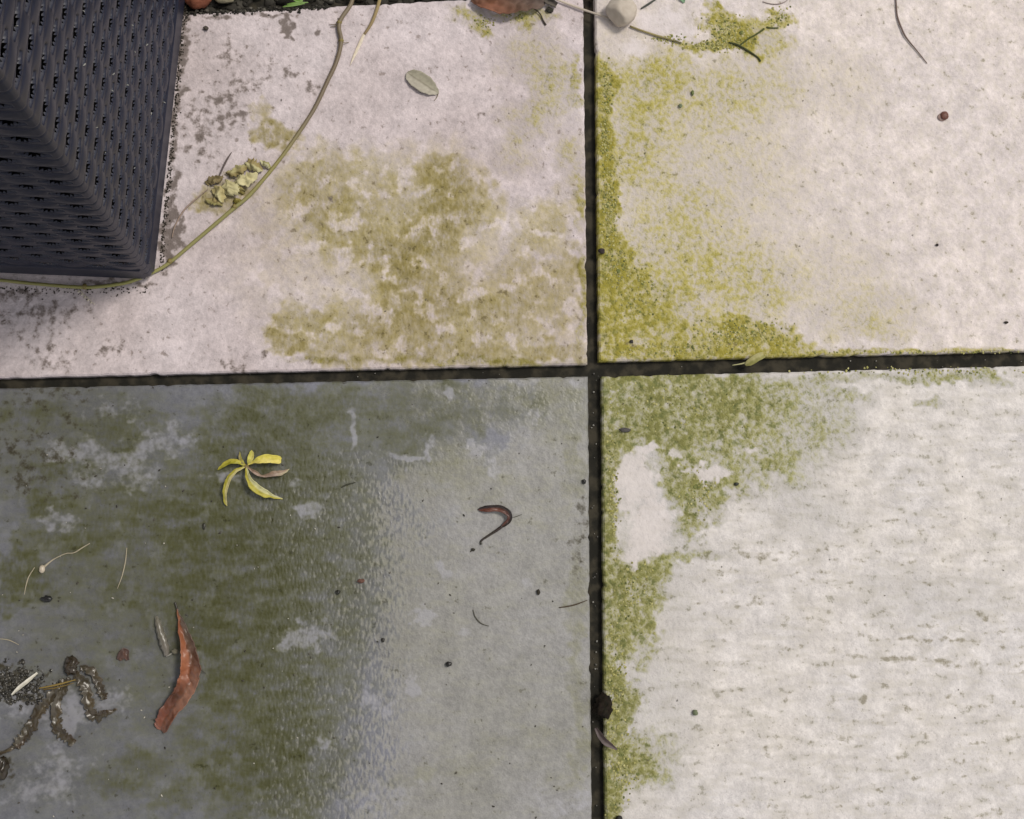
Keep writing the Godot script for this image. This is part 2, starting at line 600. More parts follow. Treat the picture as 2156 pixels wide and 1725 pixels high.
func build_planter() -> void:
	var side := 0.012 + 0.027 * 18
	var high := 0.76
	var turn := deg_to_rad(0.8)
	var skew := deg_to_rad(3.7)
	var right := Vector3(cos(turn), 0, sin(turn))
	var front := Vector3(-sin(skew), 0, cos(skew))
	var corner := at(323, 589)
	var foot := corner - right * side / 2 - front * side / 2
	var t := thing("planter", foot, "tall anthracite plastic planter with woven rattan pattern standing on the paving", "planter")
	t.basis = Basis(right, Vector3.UP, front)
	var m := mat("anthracite_plastic", Color8(33, 36, 51), 0.42, 0.45)
	var mesh := planter_side(side, high)
	for k in 4:
		var o := part("woven_side", mesh, m, t)
		o.position = Vector3(0, 0.009, 0)
		o.rotation.y = k * PI / 2
	for sx in [-1, 1]:
		for sz in [-1, 1]:
			box_part("foot", Vector3(0.05, 0.012, 0.05), Vector3(sx * (side / 2 - 0.045), 0.006, sz * (side / 2 - 0.045)), m, t)
	box_part("inner_pot", Vector3(side - 0.024, high - 0.09, side - 0.024), Vector3(0, 0.022 + (high - 0.09) / 2, 0), mat("black_pot", Color8(26, 26, 28), 0.8, 0.3), t)
	box_part("base", Vector3(side - 0.03, 0.006, side - 0.03), Vector3(0, 0.0145, 0), m, t)
	for k in 4:
		var rim := box_part("rim", Vector3(side + (0.016 if k % 2 == 0 else -0.044), 0.022, 0.03), Vector3(0, high + 0.02, side / 2 - 0.007).rotated(Vector3.UP, k * PI / 2), m, t)
		rim.rotation.y = k * PI / 2
	box_part("liner", Vector3(side - 0.045, 0.012, side - 0.045), Vector3(0, high - 0.05, 0), mats.soil, t)

# ---------------------------------------------------------------- ground, slabs, joints
func grid_sheet(rect: Rect2, step: float, y: float, rough: float, seed_: int) -> ArrayMesh:
	var st := SurfaceTool.new()
	st.begin(Mesh.PRIMITIVE_TRIANGLES)
	var nx := int(rect.size.x / step)
	var nz_ := int(rect.size.y / step)
	var nz := noise(seed_, 120.0, 3)
	for j in nz_ + 1:
		for i in nx + 1:
			var x := rect.position.x + rect.size.x * i / nx
			var z := rect.position.y + rect.size.y * j / nz_
			st.add_vertex(Vector3(x, y + rough * nz.get_noise_2d(x, z), z))
	for j in nz_:
		for i in nx:
			var a := j * (nx + 1) + i
			for q in [a, a + 1, a + nx + 1, a + 1, a + nx + 2, a + nx + 1]: st.add_index(q)
	st.generate_normals()
	return st.commit()

func noisy_material(called: String, c0: Color, c1: Color, freq: float, scale: float, relief: float, rough := 0.9) -> StandardMaterial3D:
	var m := mat(called, Color.WHITE, rough, 0.3)
	var n := noise(91, freq, 5)
	var w := 512
	var im := n.get_seamless_image(w, w)
	im.convert(Image.FORMAT_L8)
	var d := im.get_data()
	var out := PackedByteArray()
	out.resize(w * w * 3)
	for i in w * w:
		var c := c0.lerp(c1, ramp(0.25, 0.8, d[i] / 255.0))
		out[i * 3] = int(c.r * 255); out[i * 3 + 1] = int(c.g * 255); out[i * 3 + 2] = int(c.b * 255)
	m.albedo_texture = ImageTexture.create_from_image(Image.create_from_data(w, w, false, Image.FORMAT_RGB8, out))
	m.heightmap_enabled = true
	m.heightmap_texture = ImageTexture.create_from_image(im)
	m.heightmap_scale = relief
	m.uv1_triplanar = true
	m.uv1_world_triplanar = true
	m.uv1_scale = Vector3.ONE * scale
	return m

func build_ground() -> void:
	var soil := noisy_material("soil", Color8(34, 30, 25), Color8(74, 66, 54), 0.02, 5.0, 0.5)
	var plane := PlaneMesh.new()
	plane.size = Vector2(120, 120)
	var g := part("ground", plane, soil, self)
	g.position.y = -0.0145
	tag(g, "dark garden soil around the paving", "", "", "structure")

	var pave := Node3D.new()
	pave.name = "pavement"
	add_child(pave)
	tag(pave, "pale stone paving slabs with dark sunken joints", "", "", "structure")

	var moss_tr := [[1310, 330, 150, 330, .2], [1390, 640, 240, 150, .3], [1480, 180, 220, 140, .12], [1560, 460, 300, 240, .08], [1256, 190, 22, 70, .9], [1258, 330, 24, 120, .9], [1260, 470, 30, 110, .95], [1262, 640, 30, 140, .7], [1420, 756, 180, 14, .75], [1640, 752, 160, 12, .8], 
		[1274, 152, 14, 26, .9], [1284, 172, 16, 40, .95], [1272, 232, 10, 44, .95], [1276, 300, 16, 52, .95], [1282, 372, 20, 50, .95], [1284, 440, 24, 50, .95], [1288, 500, 24, 50, .95],
		[1298, 556, 36, 44, .9], [1338, 592, 46, 44, .72], [1318, 640, 56, 50, .7], [1400, 640, 66, 44, .55], [1370, 700, 86, 46, .62], [1288, 700, 36, 60, .6], [1480, 704, 80, 40, .55],
		[1558, 690, 62, 26, .9], [1606, 712, 84, 28, .9], [1680, 732, 60, 16, .75], [1500, 736, 110, 18, .85], [1330, 744, 70, 16, .75], [1780, 744, 80, 7, .7], [1900, 740, 150, 5, .6], [2060, 737, 100, 6, .6],
		[1520, 60, 46, 46, .9], [1500, 20, 30, 20, .7], [1560, 80, 50, 36, .9], [1520, 96, 84, 12, .95, -8], [1440, 92, 44, 9, .9, 14], [1392, 74, 34, 8, .85, 16], [1600, 50, 50, 30, .6], [1642, 36, 34, 24, .7], [1622, 100, 50, 36, .5], [1606, 132, 14, 12, .8], [1385, 66, 12, 10, .8],
		[1330, 170, 76, 60, 0.32], [1400, 150, 80, 56, 0.34], [1480, 200, 120, 80, 0.29], [1340, 260, 60, 80, 0.30], [1330, 340, 60, 60, 0.29], [1600, 180, 100, 70, 0.27], [1500, 350, 200, 150, 0.24], [1720, 600, 200, 120, 0.21], [1450, 500, 120, 120, 0.26], [1560, 580, 120, 90, 0.26], [1860, 660, 120, 60, 0.19], [1760, 180, 120, 90, 0.18], [1830, 700, 90, 30, 0.24]]
	var moss_br := [[1480, 880, 300, 150, .26], [1340, 1300, 140, 420, .22], [1266, 880, 24, 110, .85], [1268, 1060, 22, 150, .9], [1270, 1300, 26, 170, .85], [1273, 1560, 24, 170, .85], [1440, 792, 190, 16, .8], 
		[1330, 830, 80, 46, .82], [1430, 850, 100, 60, .78], [1540, 830, 90, 40, .78], [1350, 900, 90, 56, .8], [1450, 920, 90, 46, .74], [1550, 880, 80, 56, .66], [1640, 850, 60, 46, .52], [1690, 812, 60, 20, .55], [1600, 952, 80, 56, .55], [1500, 990, 60, 40, .45],
		[1420, 1000, 40, 66, .78], [1482, 1040, 46, 56, .78], [1452, 1108, 36, 36, .78], [1562, 1022, 36, 24, .65], [1660, 1000, 60, 40, .34], [1288, 1000, 22, 84, .88], [1284, 1100, 18, 84, .84], [1298, 1200, 30, 60, .8], [1340, 1232, 56, 56, .8], [1380, 1200, 36, 36, .62], [1308, 1300, 36, 80, .8], [1352, 1330, 28, 56, .72],
		[1288, 1400, 20, 84, .84], [1308, 1470, 36, 56, .8], [1298, 1560, 26, 60, .8], [1338, 1600, 46, 46, .68], [1390, 1636, 40, 30, .42], [1298, 1650, 28, 50, .8], [1292, 1702, 24, 30, .78], [1380, 1580, 60, 36, .36],
		[1850, 796, 200, 10, .5], [2000, 788, 120, 16, .45], [2086, 800, 56, 18, .48], [1962, 842, 36, 12, .6], [1750, 880, 80, 56, .34], [1700, 930, 60, 56, .34], [1800, 832, 60, 18, .46], [1460, 1170, 70, 12, .5], [1700, 1080, 120, 60, .2], [1950, 1250, 160, 60, .16]]
	var algae_tl := [[790, 560, 280, 220, .2], [1060, 650, 260, 150, .22], [700, 430, 160, 130, .2], [910, 430, 120, 140, .4], [850, 550, 120, 90, .3], 
		[925, 380, 50, 56, .85], [950, 440, 54, 66, .85], [900, 490, 66, 56, .85], [830, 540, 66, 44, .75], [850, 580, 46, 34, .85], [730, 480, 80, 66, .56], [660, 440, 66, 56, .42], [640, 380, 56, 46, .38], [570, 280, 40, 30, .85], [545, 236, 24, 18, .5], [600, 300, 30, 20, .6], [905, 620, 120, 56, .5], [965, 680, 160, 66, .55], [830, 680, 90, 56, .54], [720, 690, 80, 56, .52], [640, 700, 56, 56, .58], [590, 690, 26, 36, .7], [612, 742, 40, 20, .75], [690, 752, 60, 18, .6], [800, 752, 80, 18, .5], [1000, 744, 190, 26, .6], [1170, 746, 70, 22, .55], [1100, 640, 120, 80, .36], [1150, 560, 80, 120, .36], [1190, 430, 40, 60, .42], [1130, 470, 60, 60, .32], [1215, 560, 18, 60, .5],
		[470, 412, 62, 34, .8, -38], [430, 430, 30, 16, .8, -30], [760, 400, 100, 60, .3], [1020, 420, 40, 60, .4], [700, 340, 60, 40, .34]]
	var moss_tl := [[1000, 42, 40, 30, .5], [1030, 62, 24, 18, .6], [1085, 24, 44, 14, .55], [1108, 50, 24, 18, .55], [1130, 120, 80, 70, .38], [1160, 200, 60, 70, .42], [1100, 260, 60, 46, .36], [1216, 172, 16, 56, .6], [1150, 34, 36, 18, .5], [962, 30, 30, 18, .4], [1200, 330, 40, 60, .4], [1080, 330, 60, 50, .3], [1222, 420, 12, 60, .55], [1000, 760, 230, 9, .55], [1226, 620, 10, 120, .6], [680, 758, 70, 8, .5]]
	var dirt_shade_tl := [[450, 252, 60, 50, .46], [470, 200, 46, 54, .42], [430, 305, 46, 46, .42], [410, 80, 30, 50, .28], [100, 652, 90, 22, .5], [60, 690, 60, 36, .42], [92, 762, 56, 16, .5], [30, 618, 60, 10, .7], [344, 540, 14, 40, .95], [352, 490, 14, 46, .9], [360, 430, 12, 60, .85], [366, 350, 10, 60, .8], [372, 270, 10, 60, .8], [380, 180, 9, 60, .8], [388, 90, 9, 70, .9], [376, 476, 16, 36, .75], [366, 510, 16, 30, .7], [260, 720, 50, 24, .26], [500, 762, 56, 16, .4], [606, 60, 14, 13, .95], [608, 78, 9, 9, .9], [668, 66, 12, 12, .9], [470, 40, 40, 8, .85], [560, 34, 60, 6, .8], [610, 150, 12, 14, .6], [560, 140, 40, 30, .3], [500, 130, 40, 30, .3], [520, 180, 40, 20, .35], [660, 180, 22, 12, .45], [240, 598, 90, 6, .8], [700, 420, 12, 8, .7], [1010, 240, 10, 6, .7]]  # soil stains; the run along the planter base also paints its contact shade
	var algae_bl := [[690, 1130, 120, 190, .5], [670, 1400, 90, 250, .5], [640, 1620, 90, 160, .5], [160, 900, 260, 120, .3], [200, 1080, 280, 160, .34], [330, 1250, 260, 220, .32], [300, 1500, 300, 260, .24], [760, 1200, 200, 260, .2], 
		[620, 870, 110, 56, .85], [540, 852, 80, 44, .66], [720, 852, 90, 44, .66], [520, 930, 110, 66, .8], [620, 972, 120, 76, .85], [452, 1010, 100, 66, .74], [552, 1080, 130, 84, .9], [420, 1122, 130, 76, .8], [502, 1180, 130, 84, .9], [600, 1230, 80, 96, .8], [452, 1282, 120, 76, .9], [552, 1330, 90, 84, .76], [482, 1400, 80, 84, .8], [560, 1452, 80, 76, .76], [600, 1530, 66, 66, .7], [502, 1500, 56, 56, .54], [452, 1562, 66, 56, .54], [560, 1602, 90, 56, .72], [470, 1642, 86, 46, .66], [300, 1602, 56, 36, .56], [250, 1652, 56, 26, .56], [350, 1682, 76, 36, .46], [560, 1692, 96, 46, .56],
		[102, 1060, 60, 18, .75], [150, 982, 56, 26, .56], [250, 892, 80, 46, .5], [60, 872, 60, 26, .54], [30, 1192, 46, 36, .98], [60, 1232, 46, 34, .7], [20, 1272, 30, 26, .8], [150, 1132, 100, 46, .58], [280, 1062, 76, 56, .46], [270, 962, 20, 34, .8, 30], [110, 1002, 60, 30, .46], [242, 1252, 36, 26, .46], [300, 1250, 40, 30, .4],
		[850, 852, 100, 56, .56], [950, 872, 80, 56, .5], [1050, 852, 120, 46, .5], [1150, 832, 90, 30, .52], [820, 922, 80, 46, .52], [900, 952, 80, 46, .5], [1000, 1002, 80, 56, .36], [1216, 1250, 16, 120, .55], [1212, 982, 20, 80, .55], [1222, 1500, 18, 150, .55], [1180, 882, 56, 56, .4], [1120, 1060, 80, 60, .26], [900, 1640, 140, 16, .3, -12], [1100, 1560, 90, 20, .26], [1190, 1640, 40, 30, .3]]
	var bare_bl := [[910, 942, 18, 24, .9], [990, 930, 15, 13, .95], [1006, 950, 24, 15, .95, -30], [950, 832, 13, 22, .9], [1130, 882, 18, 20, .7], [742, 904, 7, 60, .75], [850, 962, 46, 6, .75, 8], [936, 1206, 12, 22, .9], [795, 1472, 28, 26, .9], [870, 1442, 13, 24, .95], [886, 1296, 28, 16, .8], [660, 1080, 30, 14, .7], [642, 1342, 40, 24, .75], [1208, 800, 12, 10, .9], [1046, 990, 14, 20, .7], [620, 1020, 14, 8, .6], [330, 930, 70, 30, .6], [250, 990, 80, 40, .5], [120, 1090, 40, 20, .7], [150, 950, 60, 24, .5], [470, 1000, 40, 10, .5], [240, 860, 60, 20, .4], [690, 1560, 20, 14, .6], [800, 1660, 80, 30, .4], [1180, 1690, 60, 30, .5], [60, 1480, 90, 40, .5], [140, 1530, 20, 50, .95, 20], [90, 1640, 80, 40, .5], [200, 1480, 60, 40, .4], [980, 1330, 24, 12, .5], [1110, 1220, 16, 10, .5], [860, 1010, 8, 26, .5]]
	var wet_reflection_bl := [[780, 1080, 170, 190, .3], [720, 1480, 140, 330, .34], [660, 1300, 100, 400, .26], [560, 1000, 230, 240, .6], [520, 1400, 240, 400, .75], [260, 900, 520, 190, .8], [240, 1250, 430, 430, .95], [560, 1180, 130, 190, .8], [230, 1600, 400, 260, .95], [500, 1560, 150, 220, .7], [760, 880, 330, 110, .55], [1050, 850, 260, 80, .36]]  # wet film; its darkening also paints part of what the slab mirrors
	var sheen_fleck_bl := [[730, 1130, 170, 190, .7], [710, 1420, 150, 260, .75], [670, 1620, 150, 180, .75], [700, 1070, 140, 56, .9], [690, 1180, 104, 66, .95], [690, 1280, 84, 76, .95], [706, 1390, 84, 84, .95], [694, 1500, 80, 84, .95], [650, 1604, 74, 84, .95], [622, 1690, 74, 56, .95], [720, 990, 110, 50, .55], [600, 1100, 80, 60, .5], [640, 1450, 40, 120, .7], [560, 1500, 40, 200, .35]]  # where the broken sky sheen is painted as flecks

	var scratch_br := []
	for k in 150:
		var py := rng.randf_range(1120, 1760)
		scratch_br.append([rng.randf_range(1480, 2200), py, rng.randf_range(12, 80), rng.randf_range(2.5, 5.0), rng.randf_range(.12, .32), rng.randf_range(-2, 6)])
	for k in 40: scratch_br.append([rng.randf_range(1700, 2200), rng.randf_range(830, 1120), rng.randf_range(6, 26), rng.randf_range(3, 7), rng.randf_range(.12, .3), rng.randf_range(-20, 20)])
	var tl := [at(-170, 57), at(1228, -14), at(1237, 767), at(-170, 799.5)]
	var tr := [at(1253.5, -16), at(2420, -62), at(2420, 732.5), at(1262, 761)]
	var bl := [at(-170, 821), at(1238, 793), at(1250, 2180), at(-170, 2180)]
	var br := [at(1267.5, 793), at(2420, 764.5), at(2420, 2180), at(1279, 2180)]
	var looks := [
		["paving_slab", tl, {base = Color8(190, 178, 177), base2 = Color8(204, 194, 195), moss_tint = Color(0.7, 0.7, 0.36), algae = algae_tl, moss = moss_tl, dirt = dirt_shade_tl, speck_at = 0.74, speck_color = Color8(134, 122, 116)}],
		["paving_slab", tr, {base = Color8(213, 203, 197), base2 = Color8(205, 196, 193), moss = moss_tr, bare = [[1400, 50, 70, 36, .9], [1330, 110, 50, 24, .6]], bare_color = Color8(208, 200, 200), film = 0.3, film_color = Color8(184, 177, 160), speck_at = 0.75, dirt = [[1545, 720, 10, 8, .8], [1330, 722, 16, 10, .6]], speck_color = Color8(138, 130, 112)}],
		["paving_slab", bl, {base = Color8(132, 131, 125), base2 = Color8(144, 143, 142), algae_tint = Color(0.69, 0.69, 0.46), algae = algae_bl, bare = bare_bl, wet = wet_reflection_bl, sheen_fleck = sheen_fleck_bl, sheen_fleck_color = Color8(82, 84, 62), film = 0.3, film_color = Color8(142, 141, 126), bare_color = Color8(160, 160, 170), bare_power = 0.42, wet_reflection_tint = Color(0.815, 0.83, 0.90), rough = 0.55, wet_rough = 0.22, relief = 0.1, spec = 0.5, sx = 3.0, wisp = 0.5, algae_wet = 0.9, speck_at = 0.78, speck_color = Color8(86, 84, 72), dirt = [[40, 1440, 50, 46, .6], [20, 1630, 16, 30, .7], [100, 850, 120, 30, .3], [60, 960, 80, 60, .34], [120, 1010, 70, 40, .3], [1215, 1170, 12, 60, .5], [1225, 1090, 8, 50, .6]], dirt_color = Color8(62, 58, 46)}],
		["paving_slab", br, {base = Color8(209, 203, 196), base2 = Color8(203, 199, 197), moss_tint = Color(0.63, 0.64, 0.40), moss_dark_share = 0.75, moss = moss_br, bare = [[1365, 945, 26, 12, .9], [1345, 1020, 46, 56, .95], [1372, 1100, 62, 56, .95], [1350, 1152, 46, 36, .8], [1492, 1000, 46, 28, .95], [1572, 942, 30, 12, .7], [1420, 960, 16, 10, .7]], bare_color = Color8(204, 196, 192), film = 0.4, film_color = Color8(178, 173, 162), sx = 3.4, speck_at = 0.73, speck_color = Color8(146, 142, 128), dirt = scratch_br + [[1960, 1345, 130, 5, .6, 3], [1900, 1388, 160, 5, .62, 4], [2030, 1405, 60, 6, .5, 3], [1600, 1165, 120, 5, .4], [2050, 1300, 60, 6, .3], [1700, 1470, 200, 8, .24], [1950, 1600, 200, 8, .24]], dirt_color = Color8(140, 134, 118)}],
	]
	for k in looks.size():
		var c: Array = looks[k][1]
		var rect := bounds(c)
		var m := slab_material("stone_%d" % k, rect, looks[k][2], 100 * k + 17)
		part("paving_slab", slab_mesh(c, rect, 30 + k), m, pave)
	# the paving goes on beyond the picture
	var plain := noisy_material("stone_plain", Color8(176, 168, 158), Color8(200, 192, 190), 0.03, 3.0, 0.1, 0.8)
	var more := [
		[at(-1500, 118), at(-196, 59), at(-196, 800), at(-1500, 830)], [at(-1500, 848), at(-196, 822), at(-196, 2180), at(-1500, 2180)],
		[at(2448, -64), at(3600, -110), at(3600, 705), at(2448, 732)], [at(2448, 764), at(3600, 736), at(3600, 2180), at(2448, 2180)],
		[at(-170, 2208), at(1250, 2208), at(1262, 3300), at(-170, 3300)], [at(1280, 2208), at(2420, 2208), at(2420, 3300), at(1290, 3300)]]
	for k in more.size(): part("paving_slab", slab_mesh(more[k], bounds(more[k]), 50 + k), plain, pave)
	var joint := noisy_material("joint_sand", Color8(34, 33, 28), Color8(62, 58, 48), 0.02, 4.0, 0.12, 0.85)
	var a := at(-1500, 70)
	var b := at(3600, 3300)
	part("joint_filling", grid_sheet(Rect2(a.x, at(1240, 20).z, b.x - a.x, b.z - at(1240, 20).z), 0.012, -0.0105, 0.0008, 5), joint, pave)

# ---------------------------------------------------------------- scene
func _ready() -> void:
	rng.seed = 20240
	camera_axes()
	var cam := Camera3D.new()
	cam.name = "camera"
	add_child(cam)
	cam.transform = Transform3D(Basis(Vector3(ex.x, -down.x, ez.x), Vector3(-ex.y, down.y, -ez.y), Vector3(-ex.z, down.z, -ez.z)), Vector3(0, EYE, 0))
	cam.fov = rad_to_deg(2 * atan(PH / 2 / FOCAL))
	cam.near = 0.05
	cam.far = 200
	cam.current = true

	var env := Environment.new()
	env.background_mode = Environment.BG_SKY
	var sky := Sky.new()
	var psm := ProceduralSkyMaterial.new()
	psm.sky_top_color = Color(0.80, 0.80, 0.82)
	psm.sky_horizon_color = Color(0.72, 0.72, 0.73)
	psm.ground_bottom_color = Color(0.2, 0.19, 0.17)
	psm.ground_horizon_color = Color(0.45, 0.45, 0.44)
	psm.sky_curve = 0.2
	sky.sky_material = psm
	env.sky = sky
	env.tonemap_mode = Environment.TONE_MAPPER_LINEAR
	env.tonemap_exposure = 1.29
	env.sdfgi_enabled = true
	env.ssao_enabled = true
	env.ssil_enabled = true
	var we := WorldEnvironment.new()
	we.name = "world"
	we.environment = env
	add_child(we)
	var sun := DirectionalLight3D.new()
	sun.name = "sun"
	sun.light_color = Color(1.0, 0.97, 0.93)
	sun.light_energy = 0.5
	sun.light_angular_distance = 14.0
	sun.shadow_enabled = true
	add_child(sun)
	sun.look_at_from_position(Vector3(1.0, 2.1, -0.6), Vector3.ZERO)

	build_ground()
	build_planter()
	build_added_overhang()
	build_litter()
	build_bed_edge()
	build_grit()

# ---------------------------------------------------------------- what lies on the paving
func pts(list: Array, base: Vector3, ox := 0.0, oy := 0.0, k := 1.0) -> Array:
	# [px, py, height] rows in source pixels (or in an enlargement of them), measured from base
	var out := []
	for p in list: out.append(crop(ox, oy, k, p[0], p[1], p[2] if p.size() > 2 else 0.0) - base)
	return out

func wid(list: Array, k := 1.0) -> Array:
	var out := []
	for v in list: out.append(v / k * 0.000461)
	return out

func stalk(points: Array, radii: Array, cols: Array, per := 5, sides := 8, flat := 1.0, rough := 0.0) -> ArrayMesh:
	var p := smooth_path(points, per)
	return tube(p, along(radii, p.size()), along_c(cols, p.size()), sides, flat, rough)

func hair_thing(called: String, list: Array, radius: float, c: Color, label: String, category: String, group := "", m: Material = null) -> void:
	var base := src(list[0][0], list[0][1])
	var l := []
	for p in list: l.append([p[0], p[1], p[2] if p.size() > 2 else radius + 0.0002])
	solo(called, stalk(pts(l, base), [radius * 0.7, radius, radius * 0.5], [c], 5, 6), m if m else mats.dry_plant, base, label, category, group)

func build_litter() -> void:
	vmat("dry_plant", 0.75, 0.35)
	vmat("leaf_dry", 0.7, 0.35, Color(0.25, 0.2, 0.1))
	vmat("leaf_fresh", 0.5, 0.45, Color(0.35, 0.35, 0.12))
	vmat("leaf_wet", 0.4, 0.5)
	vmat("litter_wet", 0.3, 0.5)
	vmat("stone_paint", 0.8, 0.35)
	vmat("grit_paint", 0.85, 0.3)

	# the long climbing stem that curls round the planter
	var d := [[742, -14], [739, 8], [714, 49], [718, 87], [709, 128], [688, 174], [668, 217], [650, 248], [619, 294], [593, 330], [560, 371], [522, 414], [494, 437], [422, 498], [358, 552], [325, 572], [283, 590], [246, 599], [179, 605], [77, 598], [0, 590], [-60, 586]]
	var vb := at(500, 430)
	var vp := []
	for p in d: vp.append(at(p[0], p[1], 0.0034) - vb)
	var t := thing("vine_stem", vb, "long thin green climbing stem curving over the slab around the planter's foot", "stem")
	var old := lin(118, 106, 84)
	var green := lin(138, 134, 82)
	part("stem", stalk(vp, [.0024, .0025, .0023, .0021, .0021, .0019, .0019, .0018], [old, old, lin(112, 98, 78), old, lin(140, 132, 78), green, green, lin(158, 156, 92), green, green], 6, 10, 1.0, 0.1), mats.leaf_fresh, t)
	for q in [[714, 50], [718, 88], [494, 437], [358, 552], [179, 605]]:
		part("node", stone(Vector3(.0031, .003, .0031), 5, 0.2, [], lin(140, 128, 70), lin(110, 96, 60), 12), mats.leaf_fresh, t).position = at(q[0], q[1], 0.0006) - vb
	for q in [[[828, 56], [815, 60], [803, 59]], [[832, 103], [842, 105], [852, 103]], [[828, 57], [818, 64], [806, 66]], [[412, 642], [420, 636], [424, 628]]]:
		part("tendril", stalk(pts([[q[0][0], q[0][1], .003], [q[1][0], q[1][1], .0025], [q[2][0], q[2][1], .0012]], vb), [.0007, .0005, .0003], [old], 4, 5), mats.leaf_fresh, t)
	var curl := []
	for k in 22: curl.append([190 + k * 1.75 + 3.4 * cos(k * 1.5), 709 + k * 1.65 + 3.4 * sin(k * 1.5), .0022 + .0014 * sin(k * 1.5 + 0.8)])
	part("curled_tendril", stalk(pts(curl, vb), [.0006, .0006, .0004], [lin(214, 206, 186)], 4, 5), mats.dry_plant, t)

	# dry straw with a split pale end
	var b := src(900, 60)
	t = thing("straw", b, "dry tan grass straw with a pale split end lying beside the climbing stem", "straw")
	part("stalk", stalk(pts([[931, -20, .003], [926, 2, .003], [917, 32, .003], [905, 60, .003], [889, 84, .0026]], b), [.0019, .002, .0019, .0016], [lin(160, 142, 98), lin(132, 116, 86)], 5, 8, 0.7), mats.dry_plant, t)
	part("split_end", blade(pts([[890, 81, .0026], [880, 104, .0026], [868, 130, .002], [854, 161, .0012]], b), wid([6, 8, 7, 1]), [.5], [0.0, 0.0], [lin(226, 216, 196)], [lin(206, 192, 168)], .0004, 0.0, 3), mats.dry_plant, t)

	# small oval leaf
	b = src(1031, 204)
	var lf := thing("oval_leaf", b, "small oval grey-green leaf lying flat on the pinkish slab", "leaf")
	part("blade", blade(pts([[994, 178, .001], [1003, 184, .0024], [1018, 194, .003], [1036, 206, .003], [1052, 217, .0022], [1064, 224, .0012], [1071, 228, .0008]], b), wid([10, 34, 45, 46, 36, 20, 3]), [.3, .35, .35, .3], [0.05, 0.0], [lin(156, 151, 132)], [lin(170, 164, 148)], .0005, .0008, 8, 6, Color(0.15, 0.13, 0.09, 0.55)), mats.leaf_dry, lf)
	part("petiole", stalk(pts([[1070, 228, .0012], [1066, 238, .001], [1060, 246, .0007]], b), [.0006, .0004], [lin(120, 108, 84)], 4, 5), mats.leaf_fresh, lf)

	# brown curled leaf at the bed's edge
	b = src(1230, 15)
	lf = thing("brown_leaf", b, "brown withered leaf curled at the slab's far edge beside the joint", "leaf")
	part("blade", blade(pts([[1150, 2, .004], [1170, 4, .006], [1200, 8, .009], [1235, 14, .010], [1262, 13, .009], [1300, 10, .007], [1330, 6, .004]], b), wid([14, 34, 48, 56, 50, 34, 12]), [.5, .9, .8, .9, .7], [-.2, 0.1, -.1, .25], [lin(108, 80, 66), lin(116, 78, 58), lin(104, 82, 70), lin(92, 82, 76)], [lin(84, 60, 48), lin(134, 90, 70), lin(96, 72, 58), lin(104, 92, 84)], .0006, .004, 21), mats.leaf_dry, lf)
	part("petiole", stalk(pts([[1300, 18, .004], [1312, 27, .003], [1320, 36, .0022], [1326, 50, .0016], [1333, 61, .0014]], b), [.0008, .0008, .0012], [lin(70, 62, 54)], 5, 6), mats.leaf_dry, lf)
	b = src(1343, 5)
	solo("bark_chip", blade(pts([[1325, -6, .003], [1340, 3, .005], [1358, 14, .003]], b), wid([16, 20, 14]), [.6], [.3, 0.0], [lin(52, 48, 44)], [lin(88, 82, 74)], .0012, .002, 4), mats.dry_plant, b, "dark grey bark chip touching the brown withered leaf", "bark chip")
	b = src(1342, 27)
	solo("dark_crumb", stone(Vector3(.0045, .002, .003), 61, .4, [], lin(48, 46, 40), lin(70, 68, 60), 14), mats.grit_paint, b, "dark crumb of soil beside the grey bark chip", "crumb")

	# pebble and the stalks around it
	b = src(1512, 40)
	var pb := solo("pebble", stone(Vector3(.0182, .0135, .0176), 12, .1, [[Vector3(-.75, .25, .62), .72], [Vector3(.1, 1, .1), .88], [Vector3(.9, .3, -.5), .94], [Vector3(-.5, .55, -.7), .86]], lin(176, 165, 150), lin(192, 182, 168), 40), mats.stone_paint, b, "beige pebble lying on the slab beside the dark joint", "pebble")
	pb.rotation.y = 0.15
	b = src(1418, 20)
	solo("grass_stalk", stalk(pts([[1345, -7, .0035], [1380, 7, .0035], [1425, 24, .0035], [1474, 40, .0034], [1486, 44, .003]], b), [.0011, .0014, .0013, .001], [lin(206, 194, 176), lin(150, 140, 128)], 5, 7), mats.dry_plant, b, "pale dry grass stalk crossing the joint to the pebble", "stalk")
	b = src(1600, 88)
	solo("twig", stalk(pts([[1538, 64, .0022], [1570, 76, .0022], [1620, 92, .002], [1664, 105, .0018]], b), [.0011, .0012, .0009], [lin(122, 112, 72), lin(150, 138, 96), lin(92, 90, 56)], 5, 7), mats.dry_plant, b, "thin straight twig lying in moss between pebble and moss patch", "twig")
	b = src(1810, 108)
	t = thing("forked_twig", b, "dark green forked twig half grown into the moss patch", "twig")
	part("stem", stalk(pts([[1780, 104, .0012], [1800, 109, .0016], [1830, 126, .0014], [1850, 140, .0012], [1857, 150, .001]], b), [.0012, .0014, .0011, .0012], [lin(66, 70, 40)], 5, 6), mats.dry_plant, t)
	part("branch", stalk(pts([[1806, 111, .0014], [1828, 94, .0014], [1846, 84, .0014], [1866, 70, .0012]], b), [.001, .0009, .0012], [lin(74, 80, 42)], 5, 6), mats.dry_plant, t)
	part("branch", stalk(pts([[1872, 66, .0012], [1884, 68, .0012], [1900, 68, .001]], b), [.001, .0008], [lin(78, 84, 46)], 4, 6), mats.dry_plant, t)
	hair_thing("pine_needle", [[1565, 21], [1583, 10], [1610, -8]], .0013, lin(72, 74, 68), "straight dark needle pointing at the pebble", "needle")
	b = src(1668, 0)
